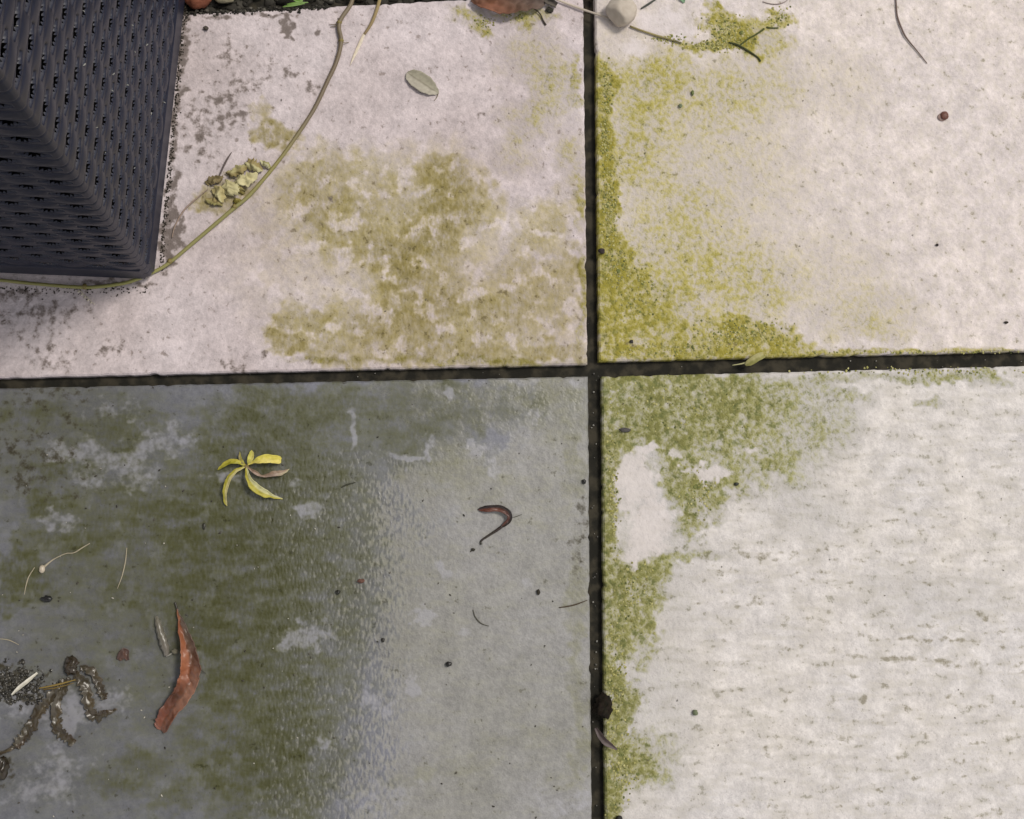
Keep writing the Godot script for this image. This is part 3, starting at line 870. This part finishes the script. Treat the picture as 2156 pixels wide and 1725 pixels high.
	solo("green_leaf", blade(pts([[1662, -14, .002], [1666, -4, .002], [1670, 7, .001]], b), wid([12, 17, 5]), [.3], [0.0, 0.0], [lin(92, 128, 92)], [lin(104, 142, 106)], .0004, 0.0, 2), mats.leaf_fresh, b, "small blue-green leaf tip between needle and moss patch", "leaf")
	hair_thing("curved_petiole", [[2187, -8, .0016], [2188, 4, .0016], [2191, 39, .0018], [2201, 68, .0022], [2213, 92, .002], [2240, 125, .0016], [2264, 155, .0013]], .00115, lin(110, 94, 86), "long brown curved leaf stalk on the cleanest pale slab", "stalk")
	hair_thing("hooked_hair", [[1862, 4], [1880, 9], [1898, 10], [1914, 6], [1926, -3]], .0006, lin(130, 114, 108), "thin brown hooked fibre near the moss patch's forked twig", "fibre")
	b = src(2302, 285)
	t = thing("seed", b, "round brown seed alone on the cleanest pale slab", "seed")
	part("kernel", stone(Vector3(.0052, .0024, .0052), 31, .12, [], lin(88, 52, 40), lin(112, 72, 58), 20), mats.leaf_fresh, t).position = Vector3(.0012, 0, -.0006)
	part("husk", stone(Vector3(.0056, .0011, .0048), 32, .1, [], lin(150, 130, 122), lin(136, 112, 104), 18), mats.leaf_dry, t).position = Vector3(-.0018, 0, .0012)

	# crumpled dry leaf caught beside the stem
	b = src(560, 440)
	t = thing("crumpled_leaf", b, "crumpled pale yellow dead leaf beside the climbing stem and the planter", "leaf")
	var o := [420.0, 340.0, 7.187]
	var cream := lin(186, 178, 134)
	var tan := lin(150, 136, 92)
	var flakes := [
		[[[700, 960, .002], [780, 900, .006], [850, 960, .006], [880, 1120, .003]], [110, 210, 230, 90], cream, lin(176, 164, 116)],
		[[[880, 920, .004], [980, 860, .010], [1060, 800, .011], [1130, 760, .007]], [130, 300, 290, 120], lin(192, 184, 140), cream],
		[[[1120, 700, .008], [1260, 700, .011], [1380, 660, .010], [1500, 590, .006]], [110, 220, 220, 60], lin(198, 190, 146), cream],
		[[[960, 600, .003], [1060, 590, .007], [1180, 520, .008], [1300, 470, .006]], [80, 150, 170, 80], tan, lin(172, 164, 118)],
		[[[1300, 370, .003], [1370, 430, .007], [1480, 480, .007], [1600, 520, .004]], [110, 190, 170, 80], lin(182, 176, 132), tan],
		[[[1560, 380, .003], [1660, 440, .006], [1720, 500, .004]], [60, 110, 50], lin(196, 192, 152), lin(150, 146, 96)],
		[[[580, 780, .001], [680, 740, .004], [780, 700, .004], [900, 660, .002]], [60, 150, 140, 60], lin(132, 118, 84), lin(116, 104, 72)],
		[[[620, 1060, .001], [700, 1090, .004], [800, 1130, .004], [900, 1150, .001]], [50, 110, 100, 40], lin(150, 142, 92), tan],
		[[[1160, 820, .004], [1210, 900, .004], [1270, 980, .001]], [60, 120, 60], lin(120, 110, 60), lin(140, 130, 84)],
		[[[1080, 1060, .001], [1140, 1090, .003], [1200, 1060, .003]], [40, 90, 40], lin(128, 118, 56), lin(150, 140, 78)]]
	for k in flakes.size():
		var f: Array = flakes[k]
		part("flake", blade(pts(f[0], b, o[0], o[1], o[2]), wid(f[1], o[2]), [-.5, -.9, -.6], [.25 * sin(k * 2.1), -.2 * cos(k * 1.3)], [f[2]], [f[3]], .0006, .005, 40 + k, 6, Color(0, 0, 0, 0), .6), mats.leaf_dry, t)
	hair_thing("dry_fibre", [[420, 580, .002], [427, 552, .003], [450, 512, .003], [485, 480, .003], [507, 462, .002]], .0009, lin(150, 132, 118), "dry fibre leading from the planter's corner to the crumpled leaf", "fibre")
	hair_thing("dry_twig", [[534, 432, .003], [546, 405, .004], [556, 386, .004], [565, 372, .003]], .0011, lin(96, 86, 82), "short grey twig sticking out of the crumpled leaf", "twig")

	# yellow wilted leaf star on the wet slab
	b = src(602.4, 1140.7)
	t = thing("yellow_leaf", b, "wilted yellow leaf with five curled fingers on the wet mossy slab", "leaf")
	o = [500.0, 1080.0, 8.98]
	var yel := lin(204, 192, 84)
	var oli := lin(160, 154, 48)
	var pal := lin(206, 202, 150)
	var fingers := [
		[[[940, 510, .006], [1060, 430, .009], [1200, 390, .012], [1350, 360, .012], [1500, 375, .010], [1610, 390, .007], [1665, 400, .005]], [24, 70, 170, 215, 200, 190, 110], [.3, .5, .45, .3], yel, lin(214, 200, 104), 0.0],
		[[[950, 500, .006], [980, 420, .009], [1000, 340, .009], [1020, 250, .006], [1030, 180, .003]], [24, 110, 150, 110, 24], [.4, .5], lin(186, 180, 84), lin(196, 186, 100), 0.2],
		[[[880, 510, .006], [780, 450, .008], [680, 425, .009], [560, 425, .009], [450, 470, .007], [360, 550, .004], [285, 605, .002]], [40, 90, 110, 120, 110, 70, 14], [.5, .7, .5], oli, lin(178, 168, 62), 0.1],
		[[[880, 500, .006], [810, 420, .007], [770, 330, .006], [758, 215, .003]], [40, 76, 66, 18], [.4, .6], lin(138, 128, 84), lin(164, 156, 70), -.2],
		[[[880, 540, .006], [770, 580, .009], [660, 650, .011], [560, 760, .011], [490, 900, .010], [450, 1050, .008], [440, 1200, .006], [445, 1310, .004], [485, 1395, .002]], [40, 80, 110, 130, 140, 120, 84, 76, 14], [.5, .9, .8, .6], lin(196, 186, 128), lin(158, 150, 52), 0.35],
		[[[920, 560, .006], [930, 680, .009], [970, 800, .012], [1060, 930, .012], [1180, 1040, .011], [1320, 1120, .009], [1480, 1180, .006], [1700, 1250, .002]], [36, 90, 150, 200, 210, 190, 90, 26], [.5, .9, .9, .5], pal, lin(176, 166, 62), 0.35],
		[[[950, 560, .005], [1040, 620, .006], [1130, 690, .006], [1250, 740, .005], [1380, 730, .006], [1500, 690, .008], [1640, 680, .007], [1760, 640, .005], [1850, 590, .003]], [40, 90, 120, 70, 110, 170, 180, 100, 14], [.3, .8, .4, .7], lin(140, 118, 98), lin(160, 138, 124), -.1]]
	for k in fingers.size():
		var f: Array = fingers[k]
		part("finger", blade(pts(f[0], b, o[0], o[1], o[2]), wid(f[1], o[2] * (1.12 if k < 6 else 1.45)), f[2], [f[5], f[5] * 0.5], [f[3]], [f[4]] if k < 6 else [f[4], f[4], lin(150, 130, 116), lin(206, 198, 156)], .0005, .0016, 70 + k, 5), mats.leaf_fresh, t)
	part("hub", stone(Vector3(.0028, .0038, .0028), 7, .2, [], lin(122, 104, 74), lin(140, 124, 84), 14), mats.leaf_fresh, t)

	# dark sickle leaf
	b = src(1215, 1265)
	t = thing("sickle_leaf", b, "dark reddish-brown hook-shaped leaf on the bare grey slab", "leaf")
	o = [1130.0, 1200.0, 10.78]
	var maroon := lin(76, 42, 32)
	part("blade", blade(pts([[400, 478, .001], [500, 462, .003], [640, 445, .005], [800, 432, .006], [960, 440, .006], [1080, 480, .006], [1180, 550, .006], [1240, 650, .006], [1215, 760, .005], [1130, 850, .004], [1020, 935, .003]], b, o[0], o[1], o[2]), wid([30, 130, 170, 175, 180, 175, 165, 140, 130, 110, 60], o[2]), [.8, 1.2, 1.25, 1.2, 1.0, .6], [.25, .3, .3, .2, 0.0], [lin(40, 32, 28), lin(44, 34, 30), lin(60, 54, 50), lin(40, 32, 28)], [lin(92, 52, 40), lin(104, 64, 50), maroon, maroon], .0006, .001, 91, 5), mats.leaf_wet, t)
	part("petiole", stalk(pts([[1030, 925, .003], [900, 1020, .0024], [700, 1150, .0018], [520, 1270, .0014], [472, 1335, .0013], [488, 1400, .0012]], b, o[0], o[1], o[2]), [.0017, .0016, .0013, .0011, .0011, .0015], [lin(48, 36, 30), lin(46, 44, 36)], 5, 8), mats.leaf_wet, t)

	# orange-brown boat leaf
	b = src(455, 1630)
	t = thing("orange_leaf", b, "orange-brown boat-shaped wet leaf lying on the greenest slab", "leaf")
	o = [340.0, 1450.0, 4.79]
	var rust := lin(134, 80, 52)
	var rust2 := lin(148, 92, 62)
	var umber := lin(76, 48, 34)
	part("blade", blade(pts([[440, 180, .001], [478, 300, .004], [520, 470, .008], [565, 640, .011], [595, 800, .012], [600, 930, .012], [570, 1060, .011], [500, 1190, .009], [410, 1310, .007], [330, 1430, .005], [272, 1540, .003], [248, 1592, .001]], b, o[0], o[1], o[2]), wid([14, 54, 112, 160, 190, 205, 212, 205, 195, 185, 165, 100], o[2]), [.8, 1.25, 1.35, 1.2, 1.1, 1.15, .9], [-.3, -.25, -.1, .1, .2, .1], [lin(92, 82, 74), lin(96, 80, 68), lin(98, 66, 50), lin(150, 108, 86), lin(118, 76, 56), lin(100, 66, 50)], [lin(122, 82, 56), rust, rust2, rust, umber, lin(116, 68, 50), lin(134, 90, 74)], .0007, .0034, 111, 6, Color(0.08, 0.04, 0.025, 0.5), .12), mats.leaf_wet, t)
	part("petiole", stalk(pts([[445, 190, .0016], [430, 140, .0014], [415, 100, .0012]], b, o[0], o[1], o[2]), [.0011, .0012], [lin(42, 36, 28)], 5, 6), mats.leaf_wet, t)
	hair_thing("leaf_hair", [[477, 1630, .010], [488, 1635, .008], [502, 1645, .002]], .0005, lin(44, 38, 32), "fine dark hair across the orange-brown leaf's edge", "fibre", "", mats.leaf_wet)

	# grey catkin next to it
	b = src(394, 1555)
	t = thing("grey_catkin", b, "short grey decayed stick beside the orange-brown leaf", "stick")
	part("body", stalk(pts([[381, 1506, .0012], [386, 1525, .003], [393, 1550, .0034], [401, 1575, .0034], [407, 1600, .0018]], b), [.0015, .0036, .0038, .0042, .0026], [lin(112, 108, 94), lin(102, 98, 86), lin(118, 112, 104)], 5, 10, .8, .5), mats.litter_wet, t)
	part("stub", stalk(pts([[405, 1602, .0014], [415, 1598, .0014], [428, 1588, .0012]], b), [.0011, .0007], [lin(150, 148, 138)], 4, 6), mats.litter_wet, t)
	b = src(300, 1602)
	solo("red_scrap", blade(pts([[290, 1612, .001], [298, 1600, .002], [306, 1590, .002], [312, 1612, .001]], b), wid([10, 20, 16, 8]), [.4], [.2, 0.0], [lin(74, 54, 46)], [lin(90, 66, 56)], .0006, .002, 6), mats.leaf_wet, b, "small reddish scrap of leaf near the rotten litter", "leaf scrap")

	# rotten wet litter at the slab's left
	b = src(150, 1700)
	t = thing("rotten_litter", b, "rotten dark brown plant remains spread like fingers on the wet slab", "plant litter")
	var rot := lin(60, 53, 40)
	var rot2 := lin(76, 70, 56)
	var arms := [
		[[[180, 1640], [196, 1660], [213, 1688], [217, 1728], [233, 1747], [256, 1743], [286, 1733]], [.004, .005, .0052, .005, .0056, .0036, .001]],
		[[[196, 1632], [217, 1633], [240, 1662], [250, 1690], [256, 1708]], [.003, .0035, .004, .004, .0025]],
		[[[170, 1655], [150, 1690], [138, 1737], [144, 1777], [160, 1797], [183, 1814]], [.003, .0042, .005, .0052, .005, .003]],
		[[[160, 1660], [138, 1686], [115, 1712], [99, 1733], [79, 1773], [57, 1802], [39, 1822]], [.003, .0042, .005, .005, .0054, .0054, .004]],
		[[[44, 1818], [22, 1830], [-14, 1846]], [.0022, .0016, .0014]]]
	for k in arms.size():
		var l := []
		var ws := []
		for q in arms[k][0].size():
			l.append([arms[k][0][q][0], arms[k][0][q][1], .0008 + .0008 * absf(sin(q * 2.3 + k))])
			ws.append(arms[k][1][q] * 2.1)
		part("finger", blade(pts(l, b), ws, [.7, .3, .9, .4, .7], [.3, -.3, .25, -.2], [rot2, rot, lin(86, 76, 58), lin(58, 50, 38), lin(70, 58, 42)], [rot, lin(84, 78, 66), rot, lin(72, 66, 54), rot2], .0006, .0026, 130 + k, 8, Color(0, 0, 0, 0), .9), mats.litter_wet, t)
		part("rib", stalk(pts(l, b), [.0008, .001, .0006], [lin(60, 50, 36)], 5, 6, 1.0, .4), mats.litter_wet, t)
	part("clump", stone(Vector3(.0066, .0045, .0085), 17, .5, [], lin(40, 34, 26), lin(66, 56, 42), 26), mats.litter_wet, t).position = src(178, 1624) - b
	b = src(138, 1672)
	hair_thing("yellow_straw", [[95, 1681, .005], [140, 1672, .007], [184, 1660, .008]], .0011, lin(132, 112, 62), "thicker ochre straw lying across the rotten plant remains", "straw", "ochre straws on the rotten litter")
	hair_thing("yellow_straw", [[104, 1684, .004], [140, 1679, .006], [180, 1668, .007]], .0007, lin(118, 100, 58), "thinner brownish straw lying across the rotten plant remains", "straw", "ochre straws on the rotten litter")
	b = src(60, 1668)
	solo("white_splinter", blade(pts([[28, 1697, .005], [48, 1678, .007], [66, 1664, .008], [91, 1643, .006]], b), wid([4, 9, 9, 5]), [.5], [0.0, 0.0], [lin(214, 210, 196)], [lin(190, 186, 170)], .0008, 0.0, 5), mats.dry_plant, b, "pale splinter of wood on the dark soil crumbs", "splinter")
	# crumbs of dark soil under it
	var cr := MultiMesh.new()
	cr.transform_format = MultiMesh.TRANSFORM_3D
	cr.use_colors = true
	cr.mesh = stone(Vector3.ONE, 9, .5, [], Color.WHITE, Color(.8, .8, .8), 8)
	cr.instance_count = 420
	for k in 420:
		var p := src(rng.randfn(38, 34), rng.randfn(1672, 24))
		var s := rng.randf_range(.0007, .0026)
		cr.set_instance_transform(k, Transform3D(Basis.from_euler(Vector3(rng.randf() * 6, rng.randf() * 6, rng.randf() * 6)).scaled(Vector3(s, s * .7, s)), p))
		var v := rng.randf_range(.012, .06)
		cr.set_instance_color(k, Color(v * 1.1, v, v * .75))
	var ci := MultiMeshInstance3D.new()
	ci.name = "soil_crumbs"
	ci.multimesh = cr
	ci.material_override = mats.litter_wet
	add_child(ci)
	tag(ci, "heap of wet black soil crumbs under the pale wooden splinter", "soil", "", "stuff")
	b = src(6, 1872)
	solo("soil_lump", stone(Vector3(.007, .005, .010), 23, .5, [], lin(36, 32, 24), lin(58, 50, 36), 24), mats.litter_wet, b, "dark wet soil lump near the rotten plant remains' tip", "soil lump")

	# fine pale roots and hairs on the wet slab
	var root := lin(168, 158, 136)
	b = src(104, 1390)
	t = thing("sprouted_seed", b, "pale sprouted seed with a thin tail on the wet slab", "seed")
	part("seed_coat", stone(Vector3(.003, .0024, .0044), 3, .15, [], lin(176, 164, 144), lin(196, 184, 164), 16), mats.litter_wet, t)
	part("tail", stalk(pts([[108, 1384, .0016], [122, 1372, .001], [134, 1364, .0008], [160, 1352, .0006], [180, 1350, .0008], [200, 1338, .0008], [219, 1327, .0006]], b), [.0013, .0008, .0005, .0005, .0007, .0004], [root], 5, 6), mats.litter_wet, t)
	hair_thing("pale_root", [[309, 1338], [306, 1370], [298, 1405], [286, 1438]], .0006, root, "pale hair-like root between sprouted seed and orange-brown leaf", "root")
	hair_thing("pale_root", [[84, 1386], [70, 1408], [63, 1430], [59, 1452]], .0006, root, "pale hair-like root close beside the sprouted seed's coat", "root")
	hair_thing("pale_root", [[-6, 1560], [20, 1563], [46, 1575]], .0005, root, "short pale hair-like root near the heap of soil crumbs", "root")
	hair_thing("dark_hair", [[1155, 1489], [1160, 1506], [1174, 1522], [1194, 1529]], .0007, lin(84, 82, 72), "dark curved fibre on the bare grey slab", "fibre")
	hair_thing("dark_hair", [[834, 1190], [846, 1184], [868, 1178]], .0008, lin(60, 60, 48), "short dark straight fibre beside the wilted yellow leaf", "fibre")
	hair_thing("dark_hair", [[1365, 1484], [1400, 1478], [1434, 1466]], .0008, lin(76, 66, 50), "brown fibre pointing at the joint on the grey slab", "fibre")
	hair_thing("dark_hair", [[1252, 1264], [1262, 1261], [1275, 1256]], .0004, lin(84, 84, 74), "hair-thin fibre at the hook leaf's bend", "fibre")

	# single seeds and crumbs large enough to pick out
	var crumbs := [
		[1095, 1622, 9, 7, 30, 28, 24, "black seed alone on the bare grey slab", "seed"],
		[116, 1462, 14, 9, 34, 34, 34, "glossy black crumb between sprouted seed and rotten remains", "crumb"],
		[881, 1419, 10, 6, 112, 82, 70, "brown seed on the flecked edge of the wet film", "seed"],
		[825, 1446, 7, 6, 44, 44, 36, "dark crumb beside the brown seed on the flecked edge", "crumb"],
		[1314, 1446, 5, 8, 60, 56, 48, "dark grain by the brown fibre near the joint", "crumb"],
		[1155, 1342, 6, 4, 66, 64, 56, "dark grain at the tip of the hook leaf's stalk", "crumb"],
		[935, 1563, 5, 6, 50, 48, 40, "dark grain by the bluish bare patch", "crumb"],
		[1425, 1176, 6, 7, 26, 26, 24, "black grain at the wet slab's edge by the joint", "crumb"],
		[1525, 1051, 16, 7, 92, 88, 86, "flat grey slate chip in the moss near the joint crossing", "stone chip"],
		[1468, 615, 10, 9, 66, 58, 58, "dark three-cornered chip hanging over the mossy joint edge", "stone chip"],
		[1541, 835, 6, 5, 44, 40, 40, "dark seed in the small white patch of the moss", "seed"],
		[1797, 1182, 8, 5, 40, 44, 34, "dark grain at the fringe of the streaked slab's moss", "crumb"],
		[1696, 1740, 8, 8, 124, 132, 104, "grey-green lichen grain on the streaked slab", "lichen"],
		[1690, 228, 5, 8, 112, 122, 76, "dark green oval moss grain on the slab with the pebble", "moss grain"],
		[1660, 260, 6, 6, 124, 134, 104, "round grey-green moss grain on the slab with the pebble", "moss grain"],
		[2287, 599, 5, 4, 60, 54, 52, "tiny dark grain on the cleanest pale slab", "crumb"],
		[2456, 788, 7, 4, 60, 56, 48, "tiny dark grain near the joint edge of the clean slab", "crumb"],
		[1510, 2000, 12, 9, 34, 30, 24, "dark crumb at the mossy joint edge of the streaked slab", "crumb"],
		[498, 1285, 4, 9, 50, 48, 38, "dark oval grain near the wilted yellow leaf's longest finger", "crumb"],
		[503, 71, 8, 7, 84, 78, 70, "dark beetle-like crumb near the terracotta pebble", "crumb"],
		[428, 1591, 9, 8, 120, 116, 100, "small grey husk between grey stick and orange-brown leaf", "husk"]]
	for c in crumbs:
		var g := stone(Vector3(c[2] * .00038, minf(c[2], c[3]) * .0003, c[3] * .00038), int(c[0]), .35, [], lin(c[4], c[5], c[6]), lin(c[4] * .8, c[5] * .8, c[6] * .8), 14)
		solo(String(c[8]).replace(" ", "_"), g, mats.grit_paint if c[4] > 50 else mats.leaf_wet, src(c[0], c[1]), c[7], c[8])

	# the joint
	b = src(1825, 880)
	t = thing("yellow_scrap", b, "torn yellow-green leaf scrap hanging into the joint beside moss", "leaf scrap")
	part("blade", blade(pts([[1862, 868, .002], [1846, 875, .003], [1828, 886, .001], [1818, 893, -.003]], b), wid([16, 20, 18, 6]), [.5], [.2, -.2], [lin(142, 138, 78)], [lin(158, 152, 98)], .0005, .0012, 9), mats.leaf_fresh, t)
	part("tail", stalk(pts([[1836, 881, .002], [1812, 888, .001], [1788, 892, .0008]], b), [.0012, .0005], [lin(170, 166, 120)], 4, 6), mats.leaf_fresh, t)
	b = src(1468, 1724, -.01)
	solo("joint_lump", stone(Vector3(.010, .009, .012), 77, .45, [], lin(22, 18, 14), lin(40, 34, 26), 26), mats.grit_paint, b, "black rotten lump wedged in the joint beside the wet slab", "soil lump")
	b = src(1478, 1806)
	solo("joint_leaf", blade(pts([[1452, 1776, -.006], [1464, 1797, -.001], [1478, 1812, .004], [1503, 1828, .002]], b), wid([8, 14, 15, 4]), [.6], [.2, 0.0], [lin(74, 64, 62)], [lin(104, 94, 92)], .0006, .001, 10), mats.leaf_dry, b, "small grey-brown leaf leaning out of the joint beside the black lump", "leaf")

func build_bed_edge() -> void:
	# stones and sprigs where the bed begins behind the far slab
	var list := [
		[487, 4, 34, 30, 26, 148, 92, 70, "terracotta-coloured pebble at the far slab's edge by the planter", 3],
		[549, -1, 26, 18, 17, 184, 176, 146, "cream pebble beside the terracotta-coloured one", 8],
		[880, -6, 15, 12, 12, 190, 178, 158, "cream pebble in the bed behind the climbing stem", 5],
		[628, -12, 18, 14, 12, 74, 70, 62, "dark grey pebble in the bed behind the far slab", 6]]
	for c in list:
		var b := src(c[0], c[1], -.009)
		solo("bed_pebble", stone(Vector3(c[2] * .000461, c[4] * .00046, c[3] * .000461), c[9], .14, [[Vector3(.3, .4, .8), .85], [Vector3(-.5, .6, .2), .88]], lin(c[5], c[6], c[7]), lin(c[5] * .8, c[6] * .78, c[7] * .76), 30), mats.stone_paint, b, c[8], "pebble", "pebbles at the bed's edge")
	var g := lin(104, 140, 58)
	for k in 4:
		var q: Array = [[[690, 17], [716, 13], [744, 9]], [[700, 11], [722, 8], [752, 6]], [[722, 6], [733, 2], [736, -8]], [[712, -6], [724, 3], [738, 6]]][k]
		var b := src(q[0][0], q[0][1])
		var lab: String = ["long green grass blade along the far slab's edge", "second green grass blade just behind the edge one", "small bright green leaf behind the far slab's edge", "short green grass blade in the bed behind the far slab"][k]
		solo("green_sprig", blade(pts([[q[0][0], q[0][1], .001], [q[1][0], q[1][1], .003], [q[2][0], q[2][1], .002]], b), wid([3, 6, 2] if k != 2 else [4, 12, 4]), [.3], [0.0, 0.0], [g], [lin(122, 150, 84)], .0004, 0.0, k + 1), mats.leaf_fresh, b, lab, "grass", "grass at the bed's edge")
	# loose crumbs of the bed, spilling onto the slab's far edge
	var mm := MultiMesh.new()
	mm.transform_format = MultiMesh.TRANSFORM_3D
	mm.use_colors = true
	mm.mesh = stone(Vector3.ONE, 19, .5, [], Color.WHITE, Color(.75, .75, .75), 10)
	var n := 1500
	mm.instance_count = n
	for k in n:
		var x := rng.randf_range(380, 2500)
		var edge := 53.0 - x * 0.0505
		var spill := k < 260
		if spill: x = rng.randf_range(448, 800)
		edge = 53.0 - x * 0.0505
		var p := src(x, edge + (absf(rng.randfn(0, 5)) if spill else -absf(rng.randfn(0, 30)) - 2.0), 0.0 if spill else -0.012)
		var s := rng.randf_range(.0006, .0016) if spill else rng.randf_range(.0015, .006)
		mm.set_instance_transform(k, Transform3D(Basis.from_euler(Vector3(rng.randf() * 6, rng.randf() * 6, rng.randf() * 6)).scaled(Vector3(s * 1.3, s * .8, s)), p))
		var v := rng.randf_range(.012, .07) * (2.2 if rng.randf() < .1 else 1.0)
		mm.set_instance_color(k, Color(v * 1.08, v, v * .82))
	var mi := MultiMeshInstance3D.new()
	mi.name = "bed_gravel"
	mi.multimesh = mm
	mi.material_override = mats.grit_paint
	add_child(mi)
	tag(mi, "dark crumbly soil and fine gravel of the bed behind the paving", "soil", "", "stuff")

func scatter(called: String, label: String, category: String, mesh: Mesh, m: Material, rows: Array) -> void:
	var mm := MultiMesh.new()
	mm.transform_format = MultiMesh.TRANSFORM_3D
	mm.use_colors = true
	mm.mesh = mesh
	mm.instance_count = rows.size()
	for k in rows.size():
		mm.set_instance_transform(k, rows[k][0])
		mm.set_instance_color(k, rows[k][1])
	var mi := MultiMeshInstance3D.new()
	mi.name = called
	mi.multimesh = mm
	mi.material_override = m
	add_child(mi)
	tag(mi, label, category, "", "stuff")

func speck_at(p: Vector3, s: Vector3, c: Color) -> Array:
	return [Transform3D(Basis.from_euler(Vector3(0, rng.randf() * TAU, 0)).scaled_local(s), p), c]

func build_grit() -> void:
	var grain_mesh := stone(Vector3.ONE, 29, .45, [], Color.WHITE, Color(.8, .8, .8), 8)
	var rows := []
	# dark grains and fibres on the slabs, thickest on the wet slab; rows beside the planter also paint its contact shade
	for k in 380:
		var px := rng.randf_range(0, 2156)
		var py := rng.randf_range(20, 1725)
		var wetside := px < 1230 and py > 800
		if not wetside and rng.randf() < .62: continue
		if px < 400 and py < 600: continue
		var s := rng.randf_range(.0003, .0009) * (1.4 if rng.randf() < .05 else 1.0) * (1.0 if wetside else .8)
		var v := rng.randf_range(.03, .1) if wetside else rng.randf_range(.06, .2)
		rows.append(speck_at(at(px, py), Vector3(s * rng.randf_range(1, 2.2), s * .6, s), Color(v * 1.1, v, v * .8)))
	for k in 460:  # soil line at the planter base, packed denser as its contact shade
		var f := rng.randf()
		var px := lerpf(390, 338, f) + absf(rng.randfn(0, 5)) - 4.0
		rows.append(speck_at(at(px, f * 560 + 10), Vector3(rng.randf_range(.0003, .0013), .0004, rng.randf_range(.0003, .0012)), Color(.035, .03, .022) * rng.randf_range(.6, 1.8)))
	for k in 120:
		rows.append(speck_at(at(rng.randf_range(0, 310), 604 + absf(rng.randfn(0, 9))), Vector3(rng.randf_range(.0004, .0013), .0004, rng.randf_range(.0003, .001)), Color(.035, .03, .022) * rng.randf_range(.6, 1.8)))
	scatter("grit", "fine dark grit scattered over the paving slabs and packed as contact shade along the planter", "grit", grain_mesh, mats.grit_paint, rows)
	# pale grains in the joints and on the wet slab
	rows = []
	for k in 46:
		var p := at(1252 + rng.randfn(0, 5) + 0.006 * k, rng.randf_range(780, 1725), -.0095) if k < 30 else at(rng.randf_range(0, 2156), 0, -.0095)
		if k >= 30:
			var px := rng.randf_range(0, 2156)
			p = at(px, 806 - px * 0.0222 + rng.randfn(0, 5), -.0095)
		var s := rng.randf_range(.0003, .001)
		var v := rng.randf_range(.15, .4)
		rows.append(speck_at(p, Vector3(s * 1.3, s, s), Color(v, v * .96, v * .86)))
	for k in 40:
		var s := rng.randf_range(.0003, .0009)
		var v := rng.randf_range(.3, .6)
		rows.append(speck_at(at(rng.randf_range(0, 700), rng.randf_range(950, 1725)), Vector3(s, s, s * rng.randf_range(1, 2)), Color(v, v * .95, v * .8)))
	for k in 60:
		var f := rng.randf()
		var hgt := rng.randf_range(.03, .55)
		rows.append(speck_at(Vector3(-.246 + .0786 * f, hgt, -.31 - f * .45) + Vector3(.0008, 0, 0), Vector3(.0004, .0006, .0012) * rng.randf_range(.6, 1.4), Color(.4, .4, .36)))
	scatter("pale_grains", "tiny pale grains in the joints and on the wet slab", "grit", grain_mesh, mats.grit_paint, rows)
	# moss cushions where the growth is thickest
	rows = []
	var tuft := stone(Vector3.ONE, 37, .55, [], Color.WHITE, Color(.7, .72, .6), 10)
	var beds := [[1276, 190, 12, 60, 260], [1276, 300, 12, 60, 220], [1284, 440, 18, 90, 520], [1296, 560, 30, 40, 260], [1340, 620, 50, 60, 260], [1570, 705, 90, 28, 520], [1420, 735, 120, 16, 260], [1530, 70, 50, 34, 520], [1500, 96, 70, 8, 300], [1640, 36, 24, 18, 120], [1400, 82, 36, 8, 120], [1430, 850, 120, 50, 260], [1470, 1040, 34, 46, 200], [1290, 1050, 14, 110, 300], [1330, 1250, 40, 70, 260], [1296, 1450, 18, 140, 420], [1310, 1620, 30, 80, 260], [1020, 52, 22, 16, 90], [1090, 34, 30, 12, 80], [1900, 742, 260, 3, 160], [1950, 782, 240, 8, 200]]
	for q in beds:
		for k in int(q[4] * 0.5):
			var px: float = q[0] + clampf(rng.randfn(0, .55), -1.2, 1.2) * q[2]
			var py: float = q[1] + clampf(rng.randfn(0, .55), -1.2, 1.2) * q[3]
			if px < 1264 and px > 1232: continue
			var s := rng.randf_range(.0005, .0013)
			var v := rng.randf_range(.6, 1.2)
			var c := Color(.33, .31, .085).lerp(Color(.52, .48, .24), rng.randf()) if rng.randf() < .82 else Color(.18, .2, .07)
			rows.append(speck_at(at(px, py, -.0003), Vector3(s * rng.randf_range(.8, 1.6), s * .4, s), c * v))
	scatter("moss", "yellow-green moss cushions along the slab joints", "moss", tuft, mats.grit_paint, rows)
